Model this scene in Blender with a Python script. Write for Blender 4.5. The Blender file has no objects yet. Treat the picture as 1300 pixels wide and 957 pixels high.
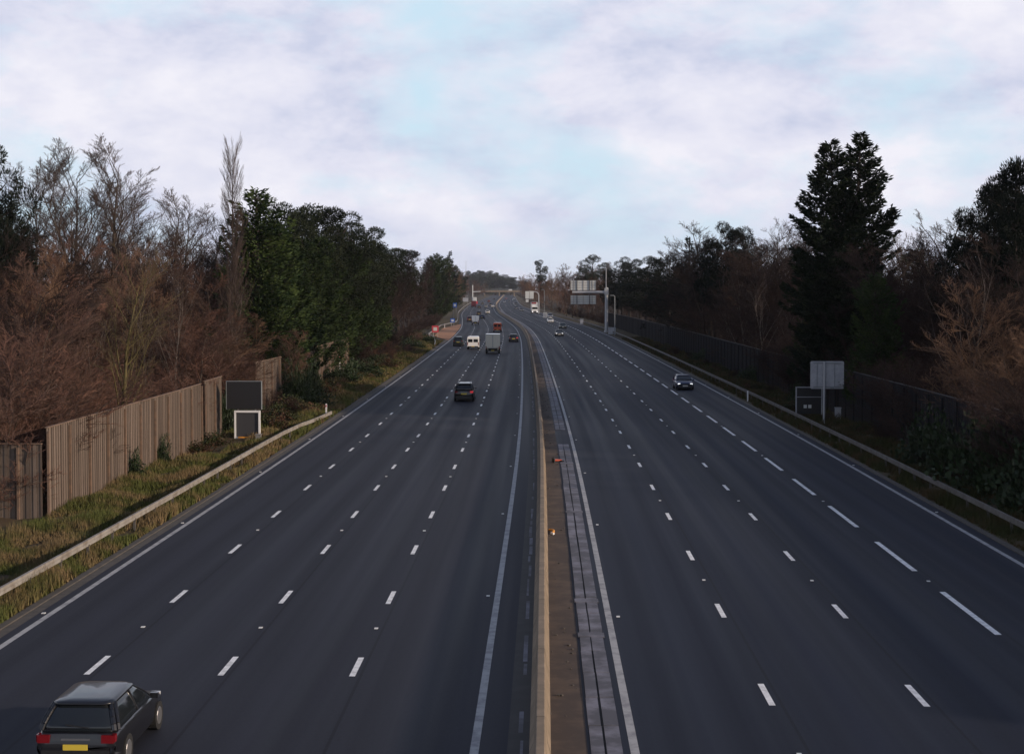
import bpy, math, random
from mathutils import Vector, Matrix
R = math.radians
C = bpy.context.scene.collection
sc = bpy.context.scene
rng = random.Random(11)

# ------------------------------------------------------------------ camera
H = 10.3; F = 1871.0; PITCH = 2.08; YAW = 1.53
cam = bpy.data.cameras.new('camera'); cam_o = bpy.data.objects.new('camera', cam); C.objects.link(cam_o)
cam.sensor_width = 36; cam.lens = F / 1300 * 36; cam.clip_start = 0.5; cam.clip_end = 12000
cam.shift_y = -44.5 / 1300
cam_o.location = (0, 0, H); cam_o.rotation_euler = (R(90 - PITCH), 0, R(YAW)); sc.camera = cam_o
sc.view_settings.view_transform = 'Standard'; sc.view_settings.look = 'None'
sc.view_settings.gamma = 1; sc.view_settings.use_curve_mapping = False
sc.view_settings.exposure = 0.0
sc.cycles.max_bounces = 4; sc.cycles.diffuse_bounces = 2; sc.cycles.glossy_bounces = 2
sc.cycles.transparent_max_bounces = 4; sc.cycles.volume_bounces = 0

# ------------------------------------------------------------------ sky + sun
OVERHEAD = (0.15, 0.19, 0.30, 1)
SUN_EL, SUN_AZ = 15.0, 112.0        # azimuth: clockwise from +Y (the road's direction)
w = bpy.data.worlds.new('World'); sc.world = w; w.use_nodes = True
nt = w.node_tree; nt.nodes.clear()
def N(tree, typ, **kw):
    n = tree.nodes.new(typ)
    for k, v in kw.items():
        if k.startswith('_'): setattr(n, k[1:], v)
        else:
            key = int(k[1:]) if k[0] == 'i' and k[1:].isdigit() else k.replace('__', ' ')
            n.inputs[key].default_value = v
    return n
L = nt.links.new
sky = N(nt, 'ShaderNodeTexSky', _sky_type='NISHITA', _sun_disc=False, _sun_elevation=R(SUN_EL), _sun_rotation=R(SUN_AZ))
bg1 = N(nt, 'ShaderNodeBackground', Strength=0.12)
L(sky.outputs[0], bg1.inputs[0])
tc = N(nt, 'ShaderNodeTexCoord')
sep = N(nt, 'ShaderNodeSeparateXYZ'); L(tc.outputs['Generated'], sep.inputs[0])
def cloudnoise(scale, loc, zs, detail, rough, dist=0.0):
    mp = N(nt, 'ShaderNodeMapping'); mp.inputs['Location'].default_value = loc; mp.inputs['Scale'].default_value = (1, 1, zs)
    L(tc.outputs['Generated'], mp.inputs[0])
    n_ = N(nt, 'ShaderNodeTexNoise', Scale=scale, Detail=detail, Roughness=rough, Distortion=dist); L(mp.outputs[0], n_.inputs['Vector']); return n_
SKYLOC = (5.1, 9.9, 9.0)
n1 = cloudnoise(6.0, SKYLOC, 2.1, 9.0, .56, .1); n2 = cloudnoise(7.5, (SKYLOC[1], SKYLOC[2], SKYLOC[0]), 2.0, 10.0, .6, .1)
cov = N(nt, 'ShaderNodeValToRGB'); cov.color_ramp.elements[0].position = 0.35; cov.color_ramp.elements[1].position = 0.51
L(n1.outputs[0], cov.inputs[0])
ccol = N(nt, 'ShaderNodeValToRGB')
e = ccol.color_ramp.elements; e[0].position = 0.35; e[0].color = (0.55, 0.60, 0.78, 1); e[1].position = 0.64; e[1].color = (0.90, 0.89, 0.97, 1)
m = e.new(0.49); m.color = (0.76, 0.77, 0.90, 1)
L(n2.outputs[0], ccol.inputs[0])
hz = N(nt, 'ShaderNodeMapRange'); hz.inputs['From Min'].default_value = 0.0; hz.inputs['From Max'].default_value = 0.06
hz.inputs['To Min'].default_value = 1.0; hz.inputs['To Max'].default_value = 0.0
L(sep.outputs[2], hz.inputs['Value'])
cmx = N(nt, 'ShaderNodeMath', _operation='MAXIMUM'); L(cov.outputs[0], cmx.inputs[0]); L(hz.outputs[0], cmx.inputs[1])
hm = N(nt, 'ShaderNodeMath', _operation='MULTIPLY', i1=0.5); L(hz.outputs[0], hm.inputs[0])
cm2 = N(nt, 'ShaderNodeMix', _data_type='RGBA'); L(hm.outputs[0], cm2.inputs[0]); L(ccol.outputs[0], cm2.inputs[6]); cm2.inputs[7].default_value = (0.74, 0.78, 0.90, 1)
# bright low sky; unseen sky above made dark and blue to dim the ground
ov = N(nt, 'ShaderNodeMapRange', _interpolation_type='SMOOTHSTEP'); ov.inputs['From Min'].default_value = 0.17; ov.inputs['From Max'].default_value = 0.6
L(sep.outputs[2], ov.inputs['Value'])
cm3 = N(nt, 'ShaderNodeMix', _data_type='RGBA'); L(ov.outputs[0], cm3.inputs[0]); L(cm2.outputs[2], cm3.inputs[6]); cm3.inputs[7].default_value = OVERHEAD
bg2 = N(nt, 'ShaderNodeBackground', Strength=1.0); L(cm3.outputs[2], bg2.inputs[0])
bgv = N(nt, 'ShaderNodeBackground', Strength=1.0); bgv.inputs[0].default_value = (0.64, 0.83, 0.97, 1)
ad = N(nt, 'ShaderNodeMixShader', i0=0.9); L(bg1.outputs[0], ad.inputs[1]); L(bgv.outputs[0], ad.inputs[2])
mo = N(nt, 'ShaderNodeMath', _operation='MAXIMUM'); L(cmx.outputs[0], mo.inputs[0]); L(ov.outputs[0], mo.inputs[1])
mx = N(nt, 'ShaderNodeMixShader'); L(mo.outputs[0], mx.inputs[0]); L(ad.outputs[0], mx.inputs[1]); L(bg2.outputs[0], mx.inputs[2])
wo = N(nt, 'ShaderNodeOutputWorld'); L(mx.outputs[0], wo.inputs[0])

sun = bpy.data.lights.new('sun', 'SUN'); sun_o = bpy.data.objects.new('sun', sun); C.objects.link(sun_o)
sun.energy = 4.0; sun.angle = R(2.5); sun.color = (1.0, 0.80, 0.62)
sd = Vector((math.sin(R(SUN_AZ)) * math.cos(R(SUN_EL)), math.cos(R(SUN_AZ)) * math.cos(R(SUN_EL)), math.sin(R(SUN_EL))))
sun_o.rotation_euler = sd.to_track_quat('Z', 'Y').to_euler(); sun_o.location = (60, -40, 60)

# ------------------------------------------------------------------ helpers
CP = [(-200, .3), (0, -.15), (37, -.25), (95, -.65), (161, -1.7), (248, -3.5), (310, -5.1), (385, -8.0), (472, -13.0), (611, -21.4), (873, -32.9),
      (1078, -39.5), (1667, -56), (2600, -82), (3600, -108)]
def cx(d):
    if d <= CP[0][0]: return CP[0][1]
    if d >= CP[-1][0]: return CP[-1][1]
    for i in range(len(CP) - 1):
        if CP[i][0] <= d <= CP[i + 1][0]: break
    def tan(k):
        a = CP[max(k - 1, 0)]; b = CP[min(k + 1, len(CP) - 1)]
        return (b[1] - a[1]) / (b[0] - a[0])
    x0, y0 = CP[i]; x1, y1 = CP[i + 1]; h = x1 - x0; t = (d - x0) / h
    return (2*t**3 - 3*t*t + 1) * y0 + (t**3 - 2*t*t + t) * h * tan(i) + (-2*t**3 + 3*t*t) * y1 + (t**3 - t*t) * h * tan(i + 1)
def P(off, d, z=0.0):
    return Vector((cx(d) + off, d, z))
def heading(d):
    return math.atan2(-(cx(d + 1) - cx(d - 1)) / 2, 1)
def pray(px, py):
    f = Matrix.Rotation(R(YAW), 3, 'Z') @ Matrix.Rotation(R(90 - PITCH), 3, 'X')
    return f @ Vector(((px - 650) / F, (434 - py) / F, -1))
def ground(px, py, z=0.0):
    v = pray(px, py); t = (z - H) / v.z
    return Vector((0, 0, H)) + v * t
def atY(px, Y):
    v = pray(px, 366); return v.x * Y / v.y
def ztop(py, Y):
    return H + (366 - py) * Y / F
def pxof(x, Y):
    return 700 + F * x / Y

class MB:
    def __init__(s): s.v = []; s.f = []; s.uv = None; s.m = []; s.mi = 0
    def add(s, vs, fs):
        o = len(s.v); s.v += [tuple(v) for v in vs]; s.f += [tuple(i + o for i in f) for f in fs]; s.m += [s.mi] * len(fs)
    def box(s, c, d, rot=None):
        x, y, z = d[0] / 2, d[1] / 2, d[2] / 2
        vs = [Vector((sx * x, sy * y, sz * z)) for sz in (-1, 1) for sy in (-1, 1) for sx in (-1, 1)]
        if rot is not None: vs = [rot @ v for v in vs]
        c = Vector(c)
        s.add([v + c for v in vs], [(0, 2, 3, 1), (4, 5, 7, 6), (0, 1, 5, 4), (2, 6, 7, 3), (0, 4, 6, 2), (1, 3, 7, 5)])
    def tube(s, a, b, ra, rb, n=6, caps=True):
        a = Vector(a); b = Vector(b); d = (b - a)
        if d.length < 1e-6: return
        q = d.normalized(); u = q.orthogonal().normalized(); w_ = q.cross(u)
        vs = []
        for p, r in ((a, ra), (b, rb)):
            for i in range(n):
                t = 2 * math.pi * i / n; vs.append(p + (u * math.cos(t) + w_ * math.sin(t)) * r)
        fs = [(i, (i + 1) % n, n + (i + 1) % n, n + i) for i in range(n)]
        if caps: fs += [tuple(range(n))[::-1], tuple(range(n, 2 * n))]
        s.add(vs, fs)
    def spike(s, a, b, r):
        d = b - a; u = d.orthogonal().normalized() * r; w_ = d.cross(u).normalized() * r
        s.add([a + u, a - u * .5 + w_ * .87, a - u * .5 - w_ * .87, b], [(0, 1, 3), (1, 2, 3), (2, 0, 3)])
    def path(s, pts, r, n=6):
        for i in range(len(pts) - 1): s.tube(pts[i], pts[i + 1], r, r, n)
    def loft(s, rings, cap=True):
        n = len(rings[0]); vs = [v for r in rings for v in r]; fs = []
        for k in range(len(rings) - 1):
            for i in range(n): fs.append((k*n + i, k*n + (i+1) % n, (k+1)*n + (i+1) % n, (k+1)*n + i))
        if cap: fs += [tuple(range(n))[::-1], tuple((len(rings)-1)*n + i for i in range(n))]
        s.add(vs, fs)
    def build(s, name, mats, parent=None, smooth=False, uv=None, loc=None):
        me = bpy.data.meshes.new(name); me.from_pydata(s.v, [], s.f)
        if not isinstance(mats, (list, tuple)): mats = [mats]
        for m_ in mats: me.materials.append(m_)
        if len(mats) > 1: me.polygons.foreach_set('material_index', s.m)
        if smooth: me.polygons.foreach_set('use_smooth', [True] * len(me.polygons))
        if uv is not None:
            l = me.uv_layers.new(name='UVMap'); vi = [0] * len(me.loops); me.loops.foreach_get('vertex_index', vi)
            flat = []
            for i in vi: flat += [uv[i][0], uv[i][1]]
            l.data.foreach_set('uv', flat)
        me.update()
        o = bpy.data.objects.new(name, me); C.objects.link(o)
        if parent: o.parent = parent
        if loc is not None: o.location = loc
        return o
def tag(o, label, cat, group=None, kind=None):
    o['label'] = label; o['category'] = cat
    if group: o['group'] = group
    if kind: o['kind'] = kind
    return o
def struct(o): o['kind'] = 'structure'; return o
def thing(name, label, cat, loc=(0, 0, 0), rz=0, group=None):
    o = bpy.data.objects.new(name, None); C.objects.link(o); o.empty_display_size = .3
    o.location = loc; o.rotation_euler = (0, 0, rz); return tag(o, label, cat, group)
def dup(root, loc, rz, scale, label, group):
    r = root.copy(); C.objects.link(r); r.location = loc; r.rotation_euler = (0, 0, rz); r.scale = scale
    r['label'] = label
    if group: r['group'] = group
    elif 'group' in r: del r['group']
    for ch in list(root.children):
        c = ch.copy(); C.objects.link(c); c.parent = r
    return r

# ------------------------------------------------------------------ materials
def mat(name, col, rough=0.7, metal=0.0, noise=None, spec=0.5, emit=None, bump=None, rand=0.0, coat=0.0):
    """noise: (scale, colour2, lo, hi) mixes a second colour by object-space noise"""
    m_ = bpy.data.materials.new(name); m_.use_nodes = True; t = m_.node_tree; b = t.nodes['Principled BSDF']
    b.inputs['Base Color'].default_value = (*col, 1); b.inputs['Roughness'].default_value = rough; b.inputs['Metallic'].default_value = metal
    b.inputs['Specular IOR Level'].default_value = spec; b.inputs['Coat Weight'].default_value = coat
    if emit: b.inputs['Emission Color'].default_value = (*emit[0], 1); b.inputs['Emission Strength'].default_value = emit[1]
    out = None
    tcn = N(t, 'ShaderNodeTexCoord')
    if noise:
        nn = N(t, 'ShaderNodeTexNoise', Scale=noise[0], Detail=5.0, Roughness=0.6); t.links.new(tcn.outputs['Object'], nn.inputs['Vector'])
        mr = N(t, 'ShaderNodeMapRange'); mr.inputs['From Min'].default_value = noise[2]; mr.inputs['From Max'].default_value = noise[3]
        t.links.new(nn.outputs[0], mr.inputs['Value'])
        mm = N(t, 'ShaderNodeMix', _data_type='RGBA'); mm.inputs[6].default_value = (*col, 1); mm.inputs[7].default_value = (*noise[1], 1)
        t.links.new(mr.outputs[0], mm.inputs[0]); out = mm.outputs[2]; t.links.new(out, b.inputs['Base Color'])
    if rand:
        oi = N(t, 'ShaderNodeObjectInfo'); mr = N(t, 'ShaderNodeMapRange'); mr.inputs['To Min'].default_value = 1 - rand; mr.inputs['To Max'].default_value = 1 + rand
        t.links.new(oi.outputs['Random'], mr.inputs['Value'])
        hs = N(t, 'ShaderNodeHueSaturation'); t.links.new(mr.outputs[0], hs.inputs['Value'])
        if out: t.links.new(out, hs.inputs['Color'])
        else: hs.inputs['Color'].default_value = (*col, 1)
        t.links.new(hs.outputs[0], b.inputs['Base Color'])
    if bump:
        nb = N(t, 'ShaderNodeTexNoise', Scale=bump[0], Detail=4.0); t.links.new(tcn.outputs['Object'], nb.inputs['Vector'])
        bp = N(t, 'ShaderNodeBump', Strength=bump[1]); bp.inputs['Distance'].default_value = 0.02
        t.links.new(nb.outputs[0], bp.inputs['Height']); t.links.new(bp.outputs[0], b.inputs['Normal'])
    return m_

def asphalt(name, base, seams, tracks):
    m_ = bpy.data.materials.new(name); m_.use_nodes = True; t = m_.node_tree; b = t.nodes['Principled BSDF']; LL = t.links.new
    uv = N(t, 'ShaderNodeUVMap'); sp = N(t, 'ShaderNodeSeparateXYZ'); LL(uv.outputs[0], sp.inputs[0])
    # long streaky variation, tyre-polished tracks, seams, fine grain
    mpn = N(t, 'ShaderNodeMapping'); mpn.inputs['Scale'].default_value = (1.1, 0.012, 1); LL(uv.outputs[0], mpn.inputs[0])
    s1 = N(t, 'ShaderNodeTexNoise', Scale=1.0, Detail=4.0, Roughness=0.5); LL(mpn.outputs[0], s1.inputs['Vector'])
    mpb = N(t, 'ShaderNodeMapping'); mpb.inputs['Scale'].default_value = (0.25, 0.05, 1); LL(uv.outputs[0], mpb.inputs[0])
    s2 = N(t, 'ShaderNodeTexNoise', Scale=1.0, Detail=6.0, Roughness=0.6); LL(mpb.outputs[0], s2.inputs['Vector'])
    g = N(t, 'ShaderNodeTexNoise', Scale=9.0, Detail=6.0, Roughness=0.85); LL(uv.outputs[0], g.inputs['Vector'])
    cur = None
    for c, wd, amt in seams + tracks:
        sb = N(t, 'ShaderNodeMath', _operation='SUBTRACT', i1=c); LL(sp.outputs[0], sb.inputs[0])
        ab = N(t, 'ShaderNodeMath', _operation='ABSOLUTE'); LL(sb.outputs[0], ab.inputs[0])
        mr = N(t, 'ShaderNodeMapRange', _interpolation_type='SMOOTHSTEP'); mr.inputs['From Min'].default_value = 0.0 if wd > .2 else wd * .6; mr.inputs['From Max'].default_value = wd
        mr.inputs['To Min'].default_value = amt; mr.inputs['To Max'].default_value = 0.0; LL(ab.outputs[0], mr.inputs['Value'])
        if cur is None: cur = mr.outputs[0]
        else:
            a = N(t, 'ShaderNodeMath', _operation='ADD'); LL(cur, a.inputs[0]); LL(mr.outputs[0], a.inputs[1]); cur = a.outputs[0]
    # value = 1 + tracks + noise terms
    def madd(x, mul, add_to):
        a = N(t, 'ShaderNodeMath', _operation='MULTIPLY_ADD', i1=mul); LL(x, a.inputs[0]); LL(add_to, a.inputs[2]); return a.outputs[0]
    v = madd(s1.outputs[0], 0.35, cur); v = madd(s2.outputs[0], 0.5, v); v = madd(g.outputs[0], 0.9, v)
    a = N(t, 'ShaderNodeMath', _operation='ADD', i1=0.12); LL(v, a.inputs[0])
    mu = N(t, 'ShaderNodeVectorMath', _operation='SCALE'); mu.inputs[0].default_value = base; LL(a.outputs[0], mu.inputs['Scale'])
    LL(mu.outputs[0], b.inputs['Base Color'])
    ro = N(t, 'ShaderNodeMapRange'); ro.inputs['From Min'].default_value = .35; ro.inputs['From Max'].default_value = .65
    ro.inputs['To Min'].default_value = 0.60; ro.inputs['To Max'].default_value = 0.74; LL(s1.outputs[0], ro.inputs['Value'])
    LL(ro.outputs[0], b.inputs['Roughness']); b.inputs['Specular IOR Level'].default_value = 0.14
    bp = N(t, 'ShaderNodeBump', Strength=0.25); bp.inputs['Distance'].default_value = 0.01; LL(g.outputs[0], bp.inputs['Height']); LL(bp.outputs[0], b.inputs['Normal'])
    return m_

def worn(name, col, col2, rough=0.8, scale=1.2, lo=.45, hi=.62):
    """surface using UV metres, mottled"""
    m_ = bpy.data.materials.new(name); m_.use_nodes = True; t = m_.node_tree; b = t.nodes['Principled BSDF']; LL = t.links.new
    uv = N(t, 'ShaderNodeTexCoord')
    n_ = N(t, 'ShaderNodeTexNoise', Scale=scale, Detail=8.0, Roughness=0.65); LL(uv.outputs['Object'], n_.inputs['Vector'])
    mr = N(t, 'ShaderNodeMapRange'); mr.inputs['From Min'].default_value = lo; mr.inputs['From Max'].default_value = hi; LL(n_.outputs[0], mr.inputs['Value'])
    mm = N(t, 'ShaderNodeMix', _data_type='RGBA'); mm.inputs[6].default_value = (*col, 1); mm.inputs[7].default_value = (*col2, 1)
    LL(mr.outputs[0], mm.inputs[0]); LL(mm.outputs[2], b.inputs['Base Color']); b.inputs['Roughness'].default_value = rough
    return m_

def boards(name, c1, c2, c3):
    m_ = bpy.data.materials.new(name); m_.use_nodes = True; t = m_.node_tree; b = t.nodes['Principled BSDF']; LL = t.links.new
    uv = N(t, 'ShaderNodeUVMap'); sp = N(t, 'ShaderNodeSeparateXYZ'); LL(uv.outputs[0], sp.inputs[0])
    fl = N(t, 'ShaderNodeMath', _operation='FLOOR'); LL(sp.outputs[0], fl.inputs[0])
    wn = N(t, 'ShaderNodeTexWhiteNoise', _noise_dimensions='1D'); LL(fl.outputs[0], wn.inputs['W'])
    r_ = N(t, 'ShaderNodeValToRGB'); e_ = r_.color_ramp.elements
    e_[0].color = (*c1, 1); e_[1].color = (*c3, 1); x = e_.new(.5); x.color = (*c2, 1)
    mpn = N(t, 'ShaderNodeMapping'); mpn.inputs['Scale'].default_value = (2.5, .5, 1); LL(uv.outputs[0], mpn.inputs[0])
    n_ = N(t, 'ShaderNodeTexNoise', Scale=1.0, Detail=6.0, Roughness=.7); LL(mpn.outputs[0], n_.inputs['Vector'])
    mi = N(t, 'ShaderNodeMix', _data_type='FLOAT', i0=0.5); LL(wn.outputs[0], mi.inputs[2]); LL(n_.outputs[0], mi.inputs[3])
    LL(mi.outputs[0], r_.inputs[0]); LL(r_.outputs[0], b.inputs['Base Color']); b.inputs['Roughness'].default_value = .85
    b.inputs['Specular IOR Level'].default_value = .2
    return m_

M = {}
lanesL = [-12.15, -8.55, -5.03]; lanesR = [5.72, 9.52, 13.6]
EL, ERL, ELR, ER = -15.55, -1.48, 2.1, 17.9
def wheel(lo, hi):
    c = (lo + hi) / 2; return [(c - .85, .55, -.13), (c + .85, .55, -.13), (c, .4, .10)]
trL = sum([wheel(a, b_) for a, b_ in ((EL, -12.15), (-12.15, -8.55), (-8.55, -5.03), (-5.03, ERL))], [])
trR = sum([wheel(a, b_) for a, b_ in ((ELR, 5.72), (5.72, 9.52), (9.52, 13.6), (13.6, ER))], [])
M['asL'] = asphalt('asphalt_northbound', (.027, .029, .040), [(x_ + .22, .05, -.35) for x_ in lanesL], trL + [(x_, .7, -.10) for x_ in lanesL])  # blue of the overhead sky is put into the base tint
M['asR'] = asphalt('asphalt_southbound', (.016, .020, .034), [(x_ + .25, .05, -.35) for x_ in lanesR], trR + [(x_, .75, -.18) for x_ in lanesR])  # darker base, with sky blue put into the tint more strongly
M['paint'] = worn('road_paint', (.88, .88, .87), (.62, .62, .61), .6, 3.0)
M['paint_old'] = worn('worn_road_paint', (.40, .40, .40), (.24, .24, .25), .7, 2.0)
M['stud'] = mat('cats_eye', (.7, .7, .68), .4)
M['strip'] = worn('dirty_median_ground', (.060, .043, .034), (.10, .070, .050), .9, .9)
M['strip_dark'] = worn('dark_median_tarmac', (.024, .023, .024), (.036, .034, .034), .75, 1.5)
M['slab'] = worn('drain_concrete', (.085, .085, .10), (.20, .20, .24), .75, .7)
M['slot'] = mat('drain_slot', (.01, .01, .01), .9)
M['capd'] = mat('grey_capping', (.055, .055, .06), .9)
M['joint'] = mat('barrier_joint', (.12, .10, .07), .9)
M['kerb'] = worn('dusty_kerb', (.085, .075, .065), (.06, .055, .05), .9, 2.5)
M['barrier'] = worn('barrier_concrete', (.17, .13, .088), (.28, .215, .15), .85, 1.3, .35, .65)
M['steel'] = mat('galvanised_steel', (.36, .35, .34), .45, .55, noise=(1.5, (.25, .22, .19), .4, .65))
M['steel_old'] = mat('weathered_steel', (.30, .28, .25), .7, .1, noise=(2.0, (.19, .16, .13), .4, .65))
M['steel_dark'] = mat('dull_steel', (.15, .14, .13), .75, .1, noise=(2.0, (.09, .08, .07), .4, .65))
M['post'] = mat('steel_post', (.10, .09, .08), .8, .2)
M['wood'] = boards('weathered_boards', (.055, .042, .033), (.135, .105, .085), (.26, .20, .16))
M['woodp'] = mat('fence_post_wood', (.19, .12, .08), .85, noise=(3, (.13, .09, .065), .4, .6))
M['woodd'] = boards('shaded_weathered_boards', (.008, .008, .010), (.016, .016, .020), (.028, .028, .033))  # wet board tone plus right-side shade put into the colour
M['woodpd'] = mat('shaded_fence_post_wood', (.02, .02, .022), .9, spec=.1)  # post wood darkened for the same right-side shade
M['verge'] = mat('verge_soil', (.085, .060, .035), .95, noise=(.9, (.055, .055, .02), .45, .65), spec=.2)
M['floor'] = mat('leaf_litter', (.045, .030, .020), .95, noise=(.25, (.028, .026, .015), .4, .6), spec=.1)
M['far_ground'] = mat('open_ground', (.06, .055, .035), .95, noise=(.02, (.05, .035, .025), .4, .6), spec=.1)
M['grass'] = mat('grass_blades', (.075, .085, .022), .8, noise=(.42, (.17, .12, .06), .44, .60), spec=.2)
M['grassd'] = mat('shaded_grass_blades', (.045, .05, .018), .85, noise=(.5, (.085, .06, .03), .44, .58), spec=.1)  # darker grass copy, the right verge's shade put into its colour
M['orange'] = worn('refuge_surfacing', (.40, .19, .085), (.32, .15, .075), .85, .5)
M['twig_red'] = mat('red_brown_twigs', (.130, .070, .052), .85, noise=(.22, (.072, .050, .040), .4, .6), spec=.1, rand=.3)
M['twig_grey'] = mat('grey_brown_twigs', (.085, .062, .052), .85, noise=(.3, (.06, .045, .04), .4, .6), spec=.1, rand=.2)
M['twig_dark'] = mat('dark_twigs', (.046, .029, .024), .85, noise=(.3, (.028, .020, .018), .4, .6), spec=.1, rand=.25)
M['twig_tan'] = mat('tan_twigs', (.155, .095, .062), .85, noise=(.3, (.10, .06, .04), .4, .6), spec=.1, rand=.2)
M['bark'] = mat('bark', (.085, .068, .055), .9, noise=(1.5, (.05, .04, .032), .4, .6), spec=.1)
M['bark_green'] = mat('algae_bark', (.14, .115, .05), .9, noise=(1.2, (.08, .068, .035), .4, .6), spec=.1)
M['bark_pale'] = mat('pale_bark', (.15, .125, .11), .85, noise=(2, (.07, .058, .05), .45, .6), spec=.1)
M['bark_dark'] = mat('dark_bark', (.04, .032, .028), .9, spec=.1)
M['leyland'] = mat('leyland_foliage', (.036, .054, .014), .8, noise=(.5, (.016, .030, .010), .4, .6), spec=.15, rand=.2)
M['cypress'] = mat('cypress_foliage', (.014, .022, .010), .85, noise=(.6, (.008, .014, .008), .4, .6), spec=.1)
M['pine'] = mat('pine_needles', (.026, .032, .016), .85, noise=(.4, (.014, .020, .012), .4, .6), spec=.1, rand=.2)
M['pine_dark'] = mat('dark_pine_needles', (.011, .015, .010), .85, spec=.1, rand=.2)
M['ivy'] = mat('ivy_leaves', (.022, .040, .012), .6, noise=(1, (.014, .024, .008), .4, .6), spec=.3)
M['bramble'] = mat('bramble_leaves', (.030, .040, .014), .75, noise=(.8, (.085, .04, .025), .45, .6), spec=.2, rand=.2)
M['black'] = mat('black_panel', (.012, .012, .014), .55)
M['screen'] = mat('unlit_display', (.045, .045, .050), .5)
M['white'] = mat('white_frame', (.72, .72, .72), .5)
M['amber'] = mat('amber_strip', (.75, .32, .04), .5)
M['signgrey'] = mat('sign_back_grey', (.38, .39, .42), .55, .1, noise=(1.5, (.30, .31, .34), .4, .6))
M['signlight'] = mat('pale_sign_panel', (.55, .57, .56), .6)
M['gantry'] = mat('gantry_paint', (.40, .41, .43), .5, .2)
M['gantry_dark'] = mat('gantry_dark_trim', (.05, .05, .055), .6)
M['blue'] = mat('blue_sign', (.02, .10, .42), .5)
M['red'] = mat('red_sign', (.50, .05, .07), .5)
M['cab'] = mat('cabinet_grey', (.20, .22, .23), .6)
M['glass'] = mat('car_glass', (.012, .015, .018), .08, spec=.6)
M['tyre'] = mat('tyre', (.012, .012, .012), .85)
M['rim'] = mat('rim', (.25, .25, .26), .4, .7)
M['under'] = mat('underbody', (.008, .008, .009), .9)
M['tail'] = mat('tail_lamp', (.16, .008, .012), .2)
M['tail_glow'] = mat('tail_lamp_sunlit', (.5, .02, .03), .3, emit=((1, .06, .08), .3))  # weak emission stands in for sun catching the right-hand lens
M['head'] = mat('headlamp', (.55, .56, .58), .15)
M['head_on'] = mat('headlamp_lit', (.8, .8, .8), .2, emit=((.95, .97, 1), 1.3))
M['platey'] = mat('yellow_plate', (.60, .45, .05), .5)
M['platew'] = mat('white_plate', (.6, .6, .58), .5)
M['trim'] = mat('black_trim', (.015, .015, .016), .5)
def paint(nm, c, metal=.2, rough=.3):
    if nm not in M: M[nm] = mat(nm, c, rough, metal, coat=.6)
    return M[nm]
PB = paint('black_paint', (.010, .010, .012)); PN = paint('navy_paint', (.012, .022, .075)); PW = paint('white_paint', (.82, .82, .80), 0)
PS = paint('silver_paint', (.36, .37, .39), .6); PG = paint('grey_paint', (.09, .095, .10), .4); PR = paint('red_paint', (.35, .02, .025)); PO = paint('orange_paint', (.50, .085, .035))
PC = paint('cream_paint', (.80, .75, .62), 0, .5); PGr = paint('dark_green_paint', (.015, .035, .03)); PDR = paint('maroon_paint', (.10, .012, .02))

# ------------------------------------------------------------------ ground, roads
def dlist(d0, d1):
    out = []; d = d0
    while d < d1:
        out.append(d); d += 4 if d < 400 else (12 if d < 1200 else 40)
    return out + [d1]
def ribbon(name, offs, d0, d1, z, material, zfun=None, st=True):
    ds = dlist(d0, d1); mb = MB(); uv = []; k = len(offs)
    for d in ds:
        oo = [o(d) if callable(o) else o for o in offs]
        for o in oo:
            zz_ = z + (zfun(o, d) if zfun else 0)
            mb.v.append(tuple(P(o, d, zz_))); uv.append((o, d))
    for i in range(len(ds) - 1):
        for j in range(k - 1): mb.f.append((i*k+j, i*k+j+1, (i+1)*k+j+1, (i+1)*k+j)); mb.m.append(0)
    o = mb.build(name, material, uv=uv)
    if st: struct(o)
    return o
FAR = 2300
def rgt(o):   # the right carriageway narrows a little past the sign gantries
    def f(d):
        t = min(max((d - 560) / 300, 0), 1); return o - t * (o - 2.1) * .17
    return f
gm = MB(); gm.v = [(-1150, -300, -.12), (1150, -300, -.12), (1150, 3020, -.12), (-1150, 3020, -.12)]; gm.f = [(0, 1, 2, 3)]; gm.m = [0]
struct(gm.build('ground', M['far_ground']))
ribbon('forest_floor', [-90, -24.0], -60, 1400, -.05, M['floor'])
ribbon('forest_floor', [24.0, 90], -60, 1400, -.05, M['floor'])
def vz(o, d):
    a = abs(o); t = max(0, (a - 17.0) / 5)
    if o < 0 and 288 < d < 430 and a < 20.7: return -.06
    return .02 + .18 * t + .07 * math.sin(d * .35 + o) * min(t, 1) + .05 * math.sin(d * .13 + o * 2.1) * min(t, 1)
ribbon('verge', [-24.6, -23, -21.5, -20, -18.5, -17.2, -16.45], -60, FAR, 0, M['verge'], vz)
ribbon('verge', [rgt(18.6), rgt(19.5), rgt(21), rgt(22.5), rgt(24.6)], -60, FAR, 0, M['verge'], lambda o, d: vz(o - 1.3, d))
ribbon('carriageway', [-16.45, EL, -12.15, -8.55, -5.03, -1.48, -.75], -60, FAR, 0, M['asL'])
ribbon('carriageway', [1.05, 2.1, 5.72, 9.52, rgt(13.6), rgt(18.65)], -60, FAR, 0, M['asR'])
ribbon('central_reservation', [-.75, 0.02], -60, FAR, 0.0, M['strip_dark'])
ribbon('central_reservation', [0.02, 1.05], -60, FAR, 0.0, M['strip'])
# low kerbs along the verges
def kerbline(o, d0, d1):
    mb = MB(); ds = dlist(d0, d1); rings = []
    for d in ds:
        oo = o(d) if callable(o) else o
        rings.append([P(oo - .14, d, -.02), P(oo - .14, d, .04), P(oo - .1, d, .05), P(oo + .14, d, .05), P(oo + .14, d, -.02)])
    mb.loft(rings); return struct(mb.build('kerb', M['kerb']))
kerbline(-16.45, -60, 292); kerbline(rgt(18.62), -60, FAR)
ribbon('gutter_dust', [-16.3, -15.95], -60, 290, .004, M['kerb'])

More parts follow.
